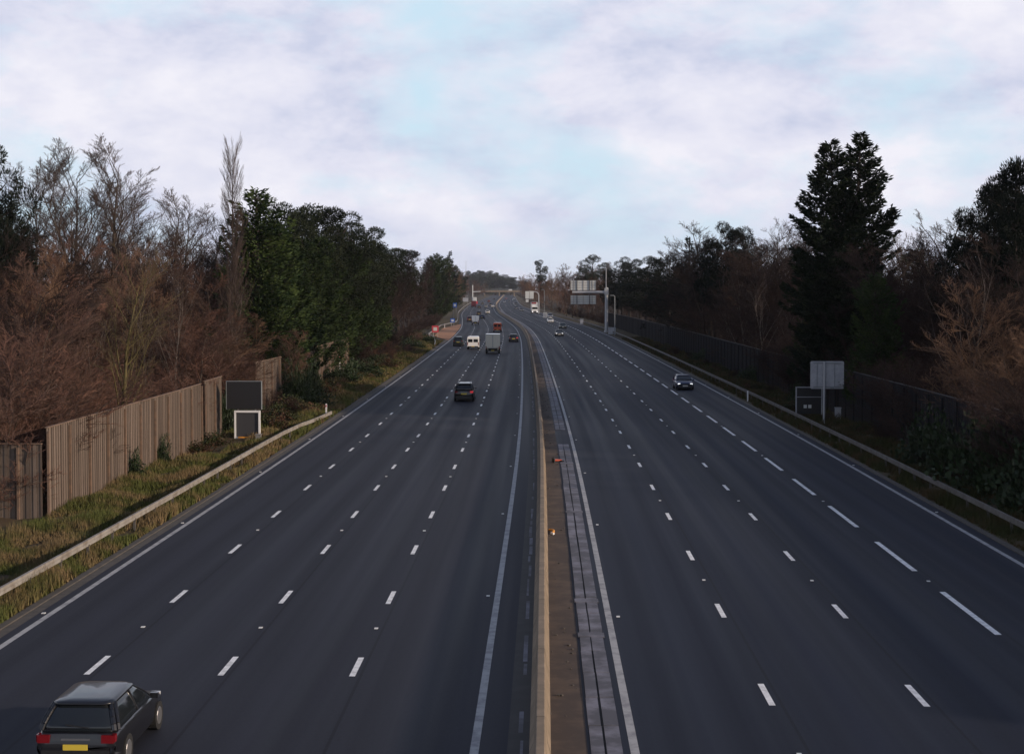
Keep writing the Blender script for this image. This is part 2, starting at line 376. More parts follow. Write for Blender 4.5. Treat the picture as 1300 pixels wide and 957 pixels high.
def strip_line(mb, off, d0, d1, wd, z=.006, step=4):
    d = d0; 
    while d < d1 - 1e-6:
        e_ = min(d + (step if d < 500 else 20), d1)
        o0 = off(d) if callable(off) else off; o1 = off(e_) if callable(off) else off
        mb.add([P(o0 - wd/2, d, z), P(o0 + wd/2, d, z), P(o1 + wd/2, e_, z), P(o1 - wd/2, e_, z)], [(0, 1, 2, 3)])
        d = e_
mb = MB()
for off in (EL, ERL, ELR): 
    strip_line(mb, off, -60, 292 if off == EL else FAR, .2)
strip_line(mb, EL, 292, FAR, .2)
strip_line(mb, rgt(ER), -60, FAR, .2)
struct(mb.build('edge_lines', M['paint_old']))
mb = MB()
for off in lanesL:
    d = 39.7 - 9 * 10
    while d < 1500: strip_line(mb, off, d - 1.0, d + 1.0, .16, step=5); d += 9
for off in lanesR[:2]:
    d = 47.0 - 9.75 * 9
    while d < 1500: strip_line(mb, off, d - 1.0, d + 1.0, .16, step=5); d += 9.75
d = 47.0 - 9.9 * 9
while d < 1500: strip_line(mb, rgt(13.6), d - 3.1, d + 3.1, .20, step=7); d += 9.9
struct(mb.build('lane_lines', M['paint']))
mb = MB()
def stud(off, d):
    off = off(d) if callable(off) else off
    mb.box(P(off, d, .015), (.11, .13, .02))
for off in lanesL:
    d = 39.7 + 4.5 - 36
    while d < 260: stud(off + .02, d); d += 18
for off in lanesR:
    d = 47 + 4.9 - 39
    while d < 300: stud(off, d); d += 19.5
d = 10
while d < 260: stud(ERL + .28 - .6, d + 3); stud(ELR + .3, d); stud(EL - .25, d); stud(ER + .25, d + 4); d += 18
struct(mb.build('road_studs', M['stud']))
# slot drain in the reservation
mb = MB(); md = MB()
def slabs(d0, d1):
    d = d0; r_ = random.Random(3)
    while d < d1:
        ln = 2.4 if d < 300 else 12; e_ = min(d + ln - .05, d1)
        for a, b_ in ((1.12, 1.42), (1.47, 1.82)):
            j = r_.uniform(-.012, .012); zt = .03 + r_.uniform(0, .01)
            mb.loft([[P(a + j, q, -.02), P(a + j, q, zt), P(b_ + j, q, zt), P(b_ + j, q, -.02)] for q in (d, e_)])
        d += ln
    strip_line(md, 1.445, d0, d1, .1, z=.008, step=4)
slabs(20, 97); slabs(107, 700)
for d in (43.2, 48.0, 67.3, 86, 113, 135, 160, 190):
    mb.loft([[P(1.08, q, -.02), P(1.08, q, .046), P(1.86, q, .046), P(1.86, q, -.02)] for q in (d, d + .5)])
struct(mb.build('drain_slabs', M['slab'])); struct(md.build('drain_slot', M['slot']))
mb = MB(); r_ = random.Random(8); d = 20
while d < 250:
    ln = r_.uniform(.8, 3.2)
    if r_.random() < .72: strip_line(mb, -.46 + r_.uniform(-.03, .03), d, d + ln, r_.uniform(.06, .13), z=.005, step=4)
    d += ln + r_.uniform(.1, .9)
struct(mb.build('gutter_line', M['slab']))

# emergency refuge on the left
mb = MB(); uvs = []
ref = [(292, EL - .3, EL - .3), (300, EL - .3, -17.4), (318, EL - .3, -20.0), (330, EL - .3, -20.2), (385, EL - .3, -20.2), (412, EL - .3, -17.2), (425, EL - .3, EL - .35)]
for d, a, b_ in ref: mb.v += [tuple(P(b_, d, .012)), tuple(P(a, d, .012))]
for i in range(len(ref) - 1): mb.f.append((2*i, 2*i+1, 2*i+3, 2*i+2)); mb.m.append(0)
struct(mb.build('refuge_surface', M['orange']))

# ------------------------------------------------------------------ central concrete barrier
mb = MB(); rings = []
for d in dlist(-60, FAR):
    rings.append([P(x_, d, z_) for x_, z_ in ((-.26, -.02), (-.25, .10), (-.15, .32), (-.10, .88), (-.08, .90), (.08, .90), (.10, .88), (.15, .32), (.22, .10), (.23, -.02))])
mb.loft(rings)
bar = tag(mb.build('concrete_barrier', M['barrier']), 'long tan concrete barrier running down the middle of the motorway', 'barrier')
d = 26
while d < 300:
    mb = MB(); mb.loft([[P(x_, q, z_) for x_, z_ in ((-.263, -.01), (-.253, .10), (-.153, .32), (-.103, .882), (-.08, .904), (.08, .904), (.103, .882), (.153, .32), (.223, .10), (.233, -.01))] for q in (d, d + .03)]); mb.build('expansion_joint', M['joint'], bar); d += 6.1

# ------------------------------------------------------------------ guardrails
def guardrail(pts, label, rail_m, nparts, name='guardrail', height=.62, beam='box', rate=3.2):
    """pts: list of world points (Vector) of the rail line"""
    t = thing(name, label, 'guardrail', (pts[0].x, pts[0].y, 0)); o0 = Vector((pts[0].x, pts[0].y, 0))
    mb = MB(); rings = []
    for i, p in enumerate(pts):
        a = pts[max(i-1, 0)]; b_ = pts[min(i+1, len(pts)-1)]; q = (b_ - a); q.z = 0; q.normalize(); n = Vector((q.y, -q.x, 0))
        prof = ((-.05, -.12), (-.05, .12), (.05, .12), (.05, .02), (.02, 0), (.05, -.02), (.05, -.12))
        rings.append([p - o0 + n * x_ + Vector((0, 0, z_)) for x_, z_ in prof])
    mb.loft(rings); mb.build('rail', rail_m, t)
    # posts
    acc = 0; posts = []
    for i in range(len(pts) - 1):
        seg = pts[i+1] - pts[i]; L_ = seg.length; s_ = acc
        while s_ < L_: posts.append(pts[i] + seg * (s_ / L_)); s_ += rate
        acc = s_ - L_
    posts = [p for p in posts if p.y > 30]
    rest = MB()
    for i, p in enumerate(posts):
        b1 = MB() if i < nparts else rest
        zt = p.z - .13; q = p - o0
        b1.box((q.x, q.y, zt/2), (.10, .06, zt)); b1.box((q.x, q.y, zt + .02), (.14, .10, .08))
        if i < nparts: b1.build('post', M['post'], t)
    if rest.v: x = rest.build('distant_posts', M['post'], t); x['kind'] = 'stuff'
    return t
pl = [P(-17.25, d, .66) for d in range(20, 96, 4)] + [P(-17.2, 98, .65), P(-17.05, 104, .6), P(-16.8, 108, .54), P(-16.7, 112, .47), P(-16.6, 117, .40)]
guardrail(pl, 'steel box-beam guardrail on the left grass verge, ramped down at its far end', M['steel_old'], 60)
pl = [P(-17.0, 262, .1), P(-17.3, 270, .5), P(-18.6, 290, .66), P(-20.9, 312, .66), P(-20.9, 340, .66), P(-20.9, 385, .66), P(-18.2, 415, .66), P(-17.2, 430, .66)] + [P(-17.0, d, .66) for d in range(450, 1200, 25)]
guardrail(pl, 'distant steel guardrail curving behind the orange refuge area on the left', M['steel'], 40, rate=6)
pl = [P(19.55, d, .68) for d in range(20, 300, 5)] + [P(rgt(19.5)(d), d, .68) for d in range(300, 1200, 20)]
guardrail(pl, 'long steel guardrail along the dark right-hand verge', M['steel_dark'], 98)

# ------------------------------------------------------------------ noise fences
def fence(pts, height, label, wm, pm, bw=.16, postrate=3.0, ncap=100, hfun=None, flip=1, capm=None, near=250):
    o0 = Vector((pts[0].x, pts[0].y, 0)); t = thing('noise_fence', label, 'fence', o0)
    mb = MB(); uv = []; posts = []; cap = MB(); accb = 0; accp = 0; n_b = 0; r2 = random.Random(5)
    dist = 0
    for i in range(len(pts) - 1):
        seg = pts[i+1] - pts[i]; seg.z = 0; Ls = seg.length; q = seg / Ls; n = Vector((q.y, -q.x, 0)) * flip
        s_ = 0
        while s_ < Ls - 1e-3:
            bwid = bw if pts[i].y < near else bw * 4
            e_ = min(s_ + bwid, Ls); yy = pts[i].y + q.y * s_
            hh = (hfun(dist + s_) if hfun else height) + r2.uniform(-.012, .012)
            a = pts[i] - o0 + q * (s_ + .004); b_ = pts[i] - o0 + q * (e_ - .006); dn = n * (.0 if n_b % 2 else .028)
            a.z = b_.z = 0
            k = len(mb.v); th = n * -.02
            vs = [a + dn, b_ + dn, b_ + dn + Vector((0, 0, hh)), a + dn + Vector((0, 0, hh)), a + dn + th, b_ + dn + th, b_ + dn + th + Vector((0, 0, hh)), a + dn + th + Vector((0, 0, hh))]
            mb.add(vs, [(0, 1, 2, 3), (5, 4, 7, 6), (3, 2, 6, 7), (1, 5, 6, 2), (4, 0, 3, 7)])
            for z_ in (0, 0, hh, hh) * 2: uv.append((n_b + .5, z_))
            n_b += 1; s_ = e_
        s_ = accp
        while s_ < Ls: posts.append((pts[i] - o0 + q * s_, n, q, dist + s_)); s_ += postrate
        accp = s_ - Ls; dist += Ls
    mb.build('boards', wm, t, uv=uv)
    rest = MB()
    for i, (p, n, q, ds) in enumerate(posts):
        b1 = MB() if i < ncap else rest; hh = (hfun(ds) if hfun else height) - .12
        rot = Matrix.Rotation(math.atan2(q.y, q.x), 3, 'Z'); c = p + n * .09
        b1.box((c.x, c.y, hh/2), (.10, .10, hh), rot)
        if i < ncap: b1.build('post', pm, t)
    if rest.v: x = rest.build('distant_posts', pm, t); x['kind'] = 'stuff'
    # capping rail
    rings = []; dist = 0
    for i, p in enumerate(pts):
        a = pts[max(i-1, 0)]; b_ = pts[min(i+1, len(pts)-1)]; q = (b_ - a); q.z = 0; q.normalize(); n = Vector((q.y, -q.x, 0)) * flip
        if i: dist += (p - pts[i-1]).length
        h0 = hfun(dist) if hfun else height; c = p - o0; c.z = h0
        rings.append([c + n * -.06 + Vector((0, 0, .015)), c + n * .07 + Vector((0, 0, .015)), c + n * .07 + Vector((0, 0, .06)), c + n * -.06 + Vector((0, 0, .06))])
    cap.loft(rings); cap.build('capping_rail', capm or pm, t)
    return t
FL = [P(-21.8, d) for d in range(64, 94, 6)] + [P(-21.9, 94)]
fence(FL, 4.15, 'tall weathered brown board fence on the left verge, lit by low sun', M['wood'], M['woodp'])
fence([P(-22.0, 95.5), P(-22.05, 101)], 4.2, 'short lit bay of brown board fence between the black sign and the long left fence', M['wood'], M['woodp'])
fence([P(-31, 64.05), P(-21.95, 63.9)], 3.45, 'fence return with three tan posts at the left edge, facing the camera', M['wood'], M['woodp'], postrate=2.0)
fence([P(-22.9, 118), P(-22.5, 128)], 4.3, 'ivy-edged brown fence section behind the black sign, under the dark green conifers', M['wood'], M['woodp'])
fence([P(-23.0, d) for d in range(142, 183, 8)], 4.2, 'distant brown board fence at the foot of the green conifers on the left', M['wood'], M['woodp'], ncap=50)
fr = [P(23.6, d) for d in range(30, 118, 8)] + [P(23.7, 117.5)]
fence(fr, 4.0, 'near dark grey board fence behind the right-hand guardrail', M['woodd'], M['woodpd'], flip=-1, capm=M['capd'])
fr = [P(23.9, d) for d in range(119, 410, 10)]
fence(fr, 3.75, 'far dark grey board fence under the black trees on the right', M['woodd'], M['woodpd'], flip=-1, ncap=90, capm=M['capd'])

# ------------------------------------------------------------------ trees: prototypes
def rdir(d, ang, r_):
    u = d.orthogonal().normalized(); u = Matrix.Rotation(r_.uniform(0, 6.2832), 3, d) @ u
    return (d * math.cos(ang) + u * math.sin(ang)).normalized()
def grow(tr, cr, p, d, Ln, r0, lev, cfg, r_):
    """recursive limb; levels 0..cfg['thick'] go to the trunk mesh, finer ones to the crown"""
    last = lev >= cfg['levels']
    if last:
        e_ = p + (d + Vector((r_.uniform(-.2, .2), r_.uniform(-.2, .2), cfg['up'] * .5))).normalized() * Ln
        cr.spike(p, e_, max(r0, cfg['rmin'])); return
    ns = (5, 4, 3, 2)[min(lev, 3)]; pts = [p]; q = d
    for i in range(ns):
        q = (q + Vector((r_.gauss(0, 1), r_.gauss(0, 1), r_.gauss(0, .5))) * cfg['wob'] + Vector((0, 0, cfg['up'] * (1 if lev else .3)))).normalized()
        pts.append(pts[-1] + q * (Ln / ns))
    tgt = tr if lev <= cfg['thick'] else cr
    sides = (7, 5, 4, 3)[min(lev, 3)]; rend = .25 if lev else .10
    for i in range(ns):
        ra = r0 * (1 - (1 - rend) * i / ns); rb = r0 * (1 - (1 - rend) * (i + 1) / ns)
        tgt.tube(pts[i], pts[i+1], max(ra, cfg['rmin']), max(rb, cfg['rmin'] * .8), sides, False)
    n = cfg['n'][lev]; lo = cfg['start'][lev]
    for k in range(n):
        t = lo + (1 - lo) * (k + r_.random()) / n; f_ = t * ns; i = min(int(f_), ns - 1)
        pp = pts[i].lerp(pts[i+1], f_ - i); dd = (pts[i+1] - pts[i]).normalized()
        nd = rdir(dd, R(cfg['ang'][lev] * r_.uniform(.7, 1.25)), r_)
        if nd.z < -.25: nd.z *= -.3; nd.normalize()
        fall = cfg.get('fall', .55)
        grow(tr, cr, pp, nd, Ln * cfg['ratio'][lev] * (1 - fall * (t - lo) / (1 - lo + 1e-6)) * r_.uniform(.75, 1.2), r0 * (1 - .7 * t) * cfg['rr'], lev + 1, cfg, r_)
def proto(name, tr, cr, mt, mc, cat='tree', lo=-400):
    t = thing(name, 'x', cat, (0, lo, 0)); 
    if tr.v: tr.build('trunk', mt, t, smooth=True)
    cr.build('crown', mc, t); return t
protos = {}; H0 = {}
def reg(key, name, tr, cr, mt, mc, h, cat='tree'):
    allz = max(v[2] for v in cr.v)
    protos[key] = (name, tr, cr, mt, mc, allz, cat)
def bare_proto(key, name, seed, Ln, r0, cfg, mt, mc, stems=1, cat='tree', spreadstem=0):
    r_ = random.Random(seed); tr = MB(); cr = MB()
    for s_ in range(stems):
        a = r_.uniform(0, 6.28); d = Vector((math.cos(a) * spreadstem, math.sin(a) * spreadstem, 1)).normalized() if stems > 1 else Vector((r_.uniform(-.04, .04), r_.uniform(-.04, .04), 1)).normalized()
        st = Vector((math.cos(a), math.sin(a), 0)) * (.25 * (stems > 1)) + Vector((0, 0, -.25))
        grow(tr, cr, st, d, Ln * (r_.uniform(.75, 1.1) if stems > 1 else 1), r0, 0, cfg, r_)
    reg(key, name, tr, cr, mt, mc, 0, cat)
tall = dict(levels=4, thick=1, n=[20, 10, 8, 6], start=[.22, .2, .15, .1], ang=[34, 36, 34, 32], ratio=[.40, .48, .5, .6], rr=.42, wob=.07, up=.10, rmin=.010)
oak = dict(levels=4, thick=1, n=[13, 9, 8, 6], start=[.3, .25, .15, .1], ang=[58, 48, 42, 38], ratio=[.62, .5, .5, .5], rr=.5, wob=.13, up=.05, rmin=.011)
thick = dict(levels=4, thick=0, n=[15, 10, 8, 7], start=[.08, .12, .1, .05], ang=[42, 40, 38, 36], ratio=[.5, .5, .55, .6], rr=.5, wob=.12, up=.07, rmin=.009)
bush = dict(levels=3, thick=0, n=[11, 11, 10], start=[.1, .1, .05], ang=[36, 42, 42], ratio=[.5, .5, .5], rr=.45, wob=.14, up=.06, rmin=.0055)
pop = dict(levels=3, thick=0, n=[120, 11, 8], start=[.08, .1, .1], ang=[34, 22, 20], ratio=[.23, .5, .6], rr=.28, wob=.03, up=.10, rmin=.010, fall=.55)
light = dict(levels=4, thick=2, n=[10, 7, 7, 5], start=[.16, .2, .2, .1], ang=[40, 42, 40, 38], ratio=[.55, .52, .5, .5], rr=.42, wob=.12, up=.09, rmin=.009)
for i in range(3): bare_proto('tall%d' % i, 'bare_tree', 20 + i, 20, .24, tall, M['bark'], M['twig_grey'])
for i in range(2): bare_proto('oak%d' % i, 'bare_tree', 31 + i, 12, .30, oak, M['bark'], M['twig_grey'])
for i in range(3): bare_proto('thk%d' % i, 'bare_tree', 40 + i, 12, .13, thick, M['bark'], M['twig_red'])
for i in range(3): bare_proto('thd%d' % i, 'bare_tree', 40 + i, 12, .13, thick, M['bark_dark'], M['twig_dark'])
for i in range(2): bare_proto('thg%d' % i, 'bare_tree', 50 + i, 12, .13, thick, M['bark'], M['twig_tan'])
for i in range(3): bare_proto('bsr%d' % i, 'shrub', 60 + i, 4.2, .05, bush, M['bark'], M['twig_red'], stems=13, cat='shrub', spreadstem=.38)
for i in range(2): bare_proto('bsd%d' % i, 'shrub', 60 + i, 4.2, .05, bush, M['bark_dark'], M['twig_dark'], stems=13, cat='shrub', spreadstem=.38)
for i in range(1): bare_proto('bst%d' % i, 'shrub', 66 + i, 4.2, .05, bush, M['bark'], M['twig_tan'], stems=13, cat='shrub', spreadstem=.38)
bare_proto('poplar', 'poplar_tree', 71, 24, .28, pop, M['bark'], M['twig_grey'])
bare_proto('green', 'bare_tree', 83, 13.5, .22, dict(light, n=[17, 8, 6, 5], thick=3, ratio=[.52, .5, .5, .5], start=[.1, .15, .15, .1]), M['bark_green'], M['twig_grey'])
bare_proto('birch', 'birch_tree', 91, 13, .13, light, M['bark_pale'], M['twig_dark'])

def spray(cr, p, d, ln, wd, r_):
    s_ = rdir(d, R(90), r_) * wd * .5; e_ = p + d * ln; m_ = p + d * ln * .45
    cr.add([p, m_ + s_, e_, m_ - s_], [(0, 1, 2, 3)])
def conifer_proto(key, name, seed, h, wfun, nb, per, sl, sw, rise, mc, leaders=((0, 0, 1.0),), zlo=.03, droop=0, cat='tree', irregular=.2):
    r_ = random.Random(seed); tr = MB(); cr = MB()
    for (lx, ly, hf) in leaders:
        hh = h * hf
        tr.tube((lx * .3, ly * .3, -.2), (lx * .6, ly * .6, hh * .5), .34, .2, 8, False); tr.tube((lx * .6, ly * .6, hh * .5), (lx, ly, hh * .985), .2, .03, 6, False)
        for k in range(nb):
            t = zlo + (1 - zlo) * (k + r_.random()) / nb; z = hh * t; az = r_.uniform(0, 6.2832)
            wob = 1 + irregular * math.sin(az * 3 + t * 19 + seed) + irregular * .6 * math.sin(az * 5 - t * 31)
            ln = wfun(t) * wob * r_.uniform(.75, 1.12)
            if ln < .15: ln = .15
            base = Vector((lx * min(1, .3 + t), ly * min(1, .3 + t), z)); out = Vector((math.cos(az), math.sin(az), 0))
            tr.tube(base, base + out * ln * .8 + Vector((0, 0, rise * ln * .8 * .7)), .035, .012, 3, False)
            side = Vector((-out.y, out.x, 0)); npb = max(4, int(per * ln))
            for j in range(npb):
                s_ = (r_.random() ** .6); fan = ln * .30 * (1.05 - s_) + .1
                p = base + out * ln * s_ + side * r_.uniform(-fan, fan) + Vector((0, 0, rise * ln * s_ * s_ - droop * ln * s_ + r_.uniform(-.18, .18)))
                d = (out * r_.uniform(.3, 1) + side * r_.uniform(-.6, .6) + Vector((0, 0, r_.uniform(-.15, .65)))).normalized()
                spray(cr, p, d, sl * r_.uniform(.5, 1.2), sw * r_.uniform(.6, 1.2), r_)
        for j in range(14):
            spray(cr, Vector((lx, ly, hh * .985 - j * .08)), Vector((r_.uniform(-.3, .3), r_.uniform(-.3, .3), 1)).normalized(), sl, sw, r_)
    reg(key, name, tr, cr, M['bark_dark'], mc, 0, cat)
def w_cyp(t): return (min(5.6 * (1 - t) ** .74, 3.7) if t > .2 else 3.5 * (.8 + t)) + .15
conifer_proto('twin', 'cypress_tree', 5, 23.5, w_cyp, 330, 46, .46, .15, .42, M['cypress'], leaders=((-1.3, 0, .97), (1.15, .3, 1.0)), irregular=.13)
def w_ley(t): return 2.6 * min(1, (1 - t) * 2.2) ** .75 * (.85 + .15 * math.sin(t * 9)) + .1
for i in range(2): conifer_proto('ley%d' % i, 'leyland_cypress', 12 + i, 14, w_ley, 250, 42, .30, .12, .75, M['leyland'], irregular=.16)
def w_spr(t): return 2.3 * (1 - t) ** .9 + .1
for i in range(2): conifer_proto('spr%d' % i, 'conifer_tree', 15 + i, 13, w_spr, 150, 20, .45, .17, .15, M['pine_dark'], irregular=.22, zlo=.1)
def pine_proto(key, seed, h, rad, mc, nclump=46):
    r_ = random.Random(seed); tr = MB(); cr = MB(); top = Vector((r_.uniform(-.6, .6), r_.uniform(-.6, .6), h * .86))
    tr.tube((0, 0, -.2), top * .5, .3, .24, 8, False); tr.tube(top * .5, top, .24, .08, 7, False)
    for k in range(nclump):
        t = r_.random(); a = r_.uniform(0, 6.28); zc = h * (.38 + .58 * t); rr_ = rad * math.sqrt(max(0, 1 - ((t - .35) / .7) ** 2)) * r_.uniform(.3, 1.0)
        c = Vector((math.cos(a) * rr_, math.sin(a) * rr_, zc)); s_ = r_.uniform(.75, 1.35) * rad * .27
        b_ = top * min(.98, (zc - 1.2) / h / .86); tr.tube(b_, c, .07, .03, 4, False)
        for j in range(int(430 * s_)):
            u = Vector((r_.gauss(0, 1), r_.gauss(0, 1), r_.gauss(0, 1))).normalized(); rad2 = r_.uniform(.55, 1.0)
            p = c + Vector((u.x * s_, u.y * s_, u.z * s_ * .55)) * rad2
            d = (u + Vector((r_.uniform(-.5, .5), r_.uniform(-.5, .5), r_.uniform(0, .7)))).normalized()
            spray(cr, p, d, .26 * r_.uniform(.7, 1.3), .09, r_)
    reg(key, 'pine_tree', tr, cr, M['bark_dark'], mc, 0)
for i in range(2): pine_proto('pin%d' % i, 3 + i, 16, 4.6, M['pine'])
for i in range(2): pine_proto('pid%d' % i, 3 + i, 16, 4.6, M['pine_dark'])
def bramble_proto(key, seed, mc):
    r_ = random.Random(seed); tr = MB(); cr = MB()
    for k in range(60):
        a = r_.uniform(0, 6.28); q = r_.random() ** .5 * 1.5; z = (1.5 - q * .6) * r_.uniform(.4, 1)
        p = Vector((math.cos(a) * q * .4, math.sin(a) * q * .4, 0)); e_ = Vector((math.cos(a) * q, math.sin(a) * q, z)); tr.tube(p, e_, .015, .006, 3, False)
    for k in range(2600):
        u = Vector((r_.gauss(0, 1), r_.gauss(0, 1), abs(r_.gauss(0, 1)))).normalized(); rad_ = r_.uniform(.4, 1.05)
        lump = 1 + .25 * math.sin(u.x * 6 + seed) + .2 * math.sin(u.y * 7 + u.z * 5)
        p = Vector((u.x * 1.7, u.y * 1.7, u.z * 1.35)) * rad_ * lump
        spray(cr, p, (u + Vector((r_.uniform(-1, 1), r_.uniform(-1, 1), r_.uniform(-.3, .6)))).normalized(), .17, .12, r_)
    reg(key, 'bramble_bush', tr, cr, M['bark_dark'], mc, 0, 'bush')
bramble_proto('brm0', 2, M['bramble']); bramble_proto('ivy0', 3, M['ivy'])

# planting spots that nothing in the view shows (wholly behind nearer trees) are left empty
SKIP = {i for a, b in [[57,57],[59,59],[63,63],[171,172],[176,176],[181,182],[184,184],[205,207],[211,213],[215,225],[234,234],[236,236],[238,245],[261,274],[287,308],[313,314],[316,316],[319,322],[325,331],[345,345],[348,374],[378,378],[386,386],[388,404],[422,422],[428,428],[434,448],[450,452],[454,455],[459,459],[461,462],[475,475],[477,477],[484,490],[501,502],[504,504],[507,507],[517,517],[522,522],[527,528],[532,536],[541,543],[546,547],[549,555],[557,557],[561,565],[567,568],[570,570],[580,581],[586,586],[591,593],[596,596],[603,603],[605,605],[612,612],[617,617],[620,620],[623,624],[626,628],[630,630],[633,634],[636,636],[640,640],[643,643],[647,647],[650,651],[653,656],[658,658],[661,661],[663,663],[666,666],[669,674],[676,676],[682,682],[685,685],[690,690],[692,693],[695,698],[700,702],[704,705],[707,710],[712,712],[714,721],[723,723],[725,725],[727,727],[729,729],[731,732],[734,736],[738,738],[742,742],[744,744],[746,746],[750,751],[757,757],[766,769],[773,775],[777,777],[779,779],[782,782],[784,788],[790,790],[793,794],[796,796],[798,800],[802,803],[805,806],[813,814],[817,817],[819,820],[823,826],[828,834],[837,838],[842,842],[844,846],[848,849],[852,852],[854,854],[865,865],[888,888],[903,904],[913,914],[932,932],[937,937]] for i in range(a, b + 1)}
SER = {}
first = {}; serial = [0]
def plant(key, x, y, h, label, group=None, wide=1.0, rz=None, z=0.0):
    name, tr, cr, mt, mc, hz_, cat = protos[key]
    s_ = h / hz_; rz = rng.uniform(0, 6.28) if rz is None else rz
    serial[0] += 1
    if serial[0] in SKIP: return None
    if key not in first:
        t = thing(name, label, cat, (x, y, z), rz, group)
        tr.build('trunk' if cat == 'tree' else 'stems', mt, t, smooth=True); cr.build('crown' if cat == 'tree' else 'foliage' if 'brm' in key or 'ivy' in key else 'twigs', mc, t)
        t.scale = (s_ * wide, s_ * wide, s_); first[key] = t; SER[t.name] = serial[0]; return t
    r_ = dup(first[key], (x, y, z), rz, (s_ * wide, s_ * wide, s_), label, group); SER[r_.name] = serial[0]; return r_
def pplant(key, px, Y, py, label, group=None, wide=1.0, rz=None, z=0.0):
    if protos[key][6] != 'bush':
        off = {'gr': 25.6, 'bi': 25.6, 'bs': 24.9, 'le': 25.2, 'th': 26.0}.get(key[:2], 26.6)
        for _ in range(60):
            if abs(atY(px, Y) - cx(Y)) >= (off if Y < 500 else 22): break
            Y *= 1.02
    return plant(key, atY(px, Y), Y, ztop(py, Y) - z, label, group, wide, rz, z)

# ---- named left-hand trees
pplant('pid0', -14, 112, 178, 'dark pine cut by the left edge of the photo, above the brown thicket', None, .6)
pplant('pid1', 8, 112, 240, 'lower dark pine just right of the one cut by the left edge', None, .45)
for k, px, Y, py, lb in (('tall0', 38, 138, 205, 'tall leafless grey tree leftmost in the row against the sky at top left'),
        ('tall1', 68, 132, 172, 'tall leafless tree with the highest top of the bare row at top left'),
        ('tall2', 105, 128, 186, 'tall leafless grey tree in the middle of the bare row at top left'),
        ('tall0', 140, 132, 172, 'tall leafless tree with long thin tip at the right of the bare row, top left'),
        ('tall1', 165, 142, 215, 'leaning leafless tree at the right end of the tall bare row, top left')):
    pplant(k, px, Y, py, lb, 'tall bare trees against the sky on the left', 1.35)
for k, px, Y, py in (('tall2', 196, 160, 244), ('tall0', 216, 165, 238), ('tall1', 240, 168, 246), ('tall2', 256, 172, 262)):
    pplant(k, px, Y, py, 'smaller leafless grey tree between the tall bare row and the poplar', 'smaller bare trees left of the poplar', 1.4)
pplant('poplar', 292, 130, 163, 'tall slim leafless poplar with upright branches, left of the dark conifer', None, .62)
pplant('poplar', 304, 136, 262, 'shorter brown leafless poplar close right of the tall slim poplar', None, 1.2)
pplant('green', 153, 82, 305, 'leafless tree with yellow-green mossy trunk rising behind the lit fence', None, 1.0, 2.0)
pplant('birch', 288, 112, 340, 'small bare tree with pale forked stem under the slim poplar', None, .8)
pplant('ley0', 326, 134, 236, 'dark conifer with a pointed top right of the slim poplar', None, 1.25)
pplant('ley1', 343, 140, 275, 'dark green conifer leaning on the pointed one beside the poplar', None, 1.3)
for k, px, Y, py, wd in (('pin0', 372, 178, 254, 1.0), ('pin1', 402, 186, 257, 1.0), ('pin0', 432, 196, 266, 1.0), ('pin1', 450, 205, 279, .95), ('pin1', 352, 170, 262, .95), ('pin0', 463, 225, 281, .9), ('pin1', 388, 170, 290, 1), ('pin0', 425, 180, 300, 1)):
    pplant(k, px, Y, py, 'rounded dark pine in the group topping the left-hand wood', 'rounded pines on the left', wd)
for k, px, Y, py, wd in (('ley0', 330, 124, 330, 1.3), ('ley1', 350, 130, 318, 1.3), ('ley1', 372, 138, 340, 1.5), ('ley0', 398, 146, 318, 1.5), ('ley1', 424, 156, 330, 1.5), ('ley0', 448, 168, 326, 1.5), ('ley1', 465, 184, 332, 1.5), ('ley0', 385, 150, 300, 1.3), ('ley1', 405, 160, 296, 1.3), ('ley0', 440, 185, 305, 1.4), ('ley1', 474, 205, 330, 1.2), ('ley0', 362, 150, 300, 1.3)):
    pplant(k, px, Y, py, 'bright green leyland cypress in the hedge-like row below the pines', 'green leyland cypresses on the left', wd)
for k, px, Y, py in (('pin0', 492, 290, 310), ('pin1', 505, 310, 314), ('ley0', 548, 345, 324), ('ley1', 556, 352, 320), ('spr0', 571, 380, 318), ('ley1', 565, 366, 326), ('ley0', 578, 400, 336), ('pin1', 585, 430, 350), ('ley0', 560, 350, 345)):
    pplant(k, px, Y, py, 'dark evergreen at the far end of the left-hand wood, above the blue signs', 'far left evergreens', 1.2)
for px, Y, py in ((476, 215, 318), (492, 225, 318), (508, 240, 318), (522, 250, 322), (534, 270, 326), (545, 290, 330), (556, 320, 345), (500, 215, 345), (517, 235, 345), (532, 255, 350), (548, 275, 356), (562, 330, 352), (572, 350, 362), (485, 205, 360), (580, 380, 360)):
    pplant('thd%d' % rng.randrange(3), px, Y, py, 'dark purplish leafless tree between the green conifers and the refuge area', 'dark bare trees on the left', 1.0)
pplant('birch', 490, 195, 372, 'thin pale leafless tree at the foot of the dark bare trees, left', None, .8)
pplant('birch', 563, 300, 372, 'slanting pale birch stem left of the refuge area signs', None, .7)

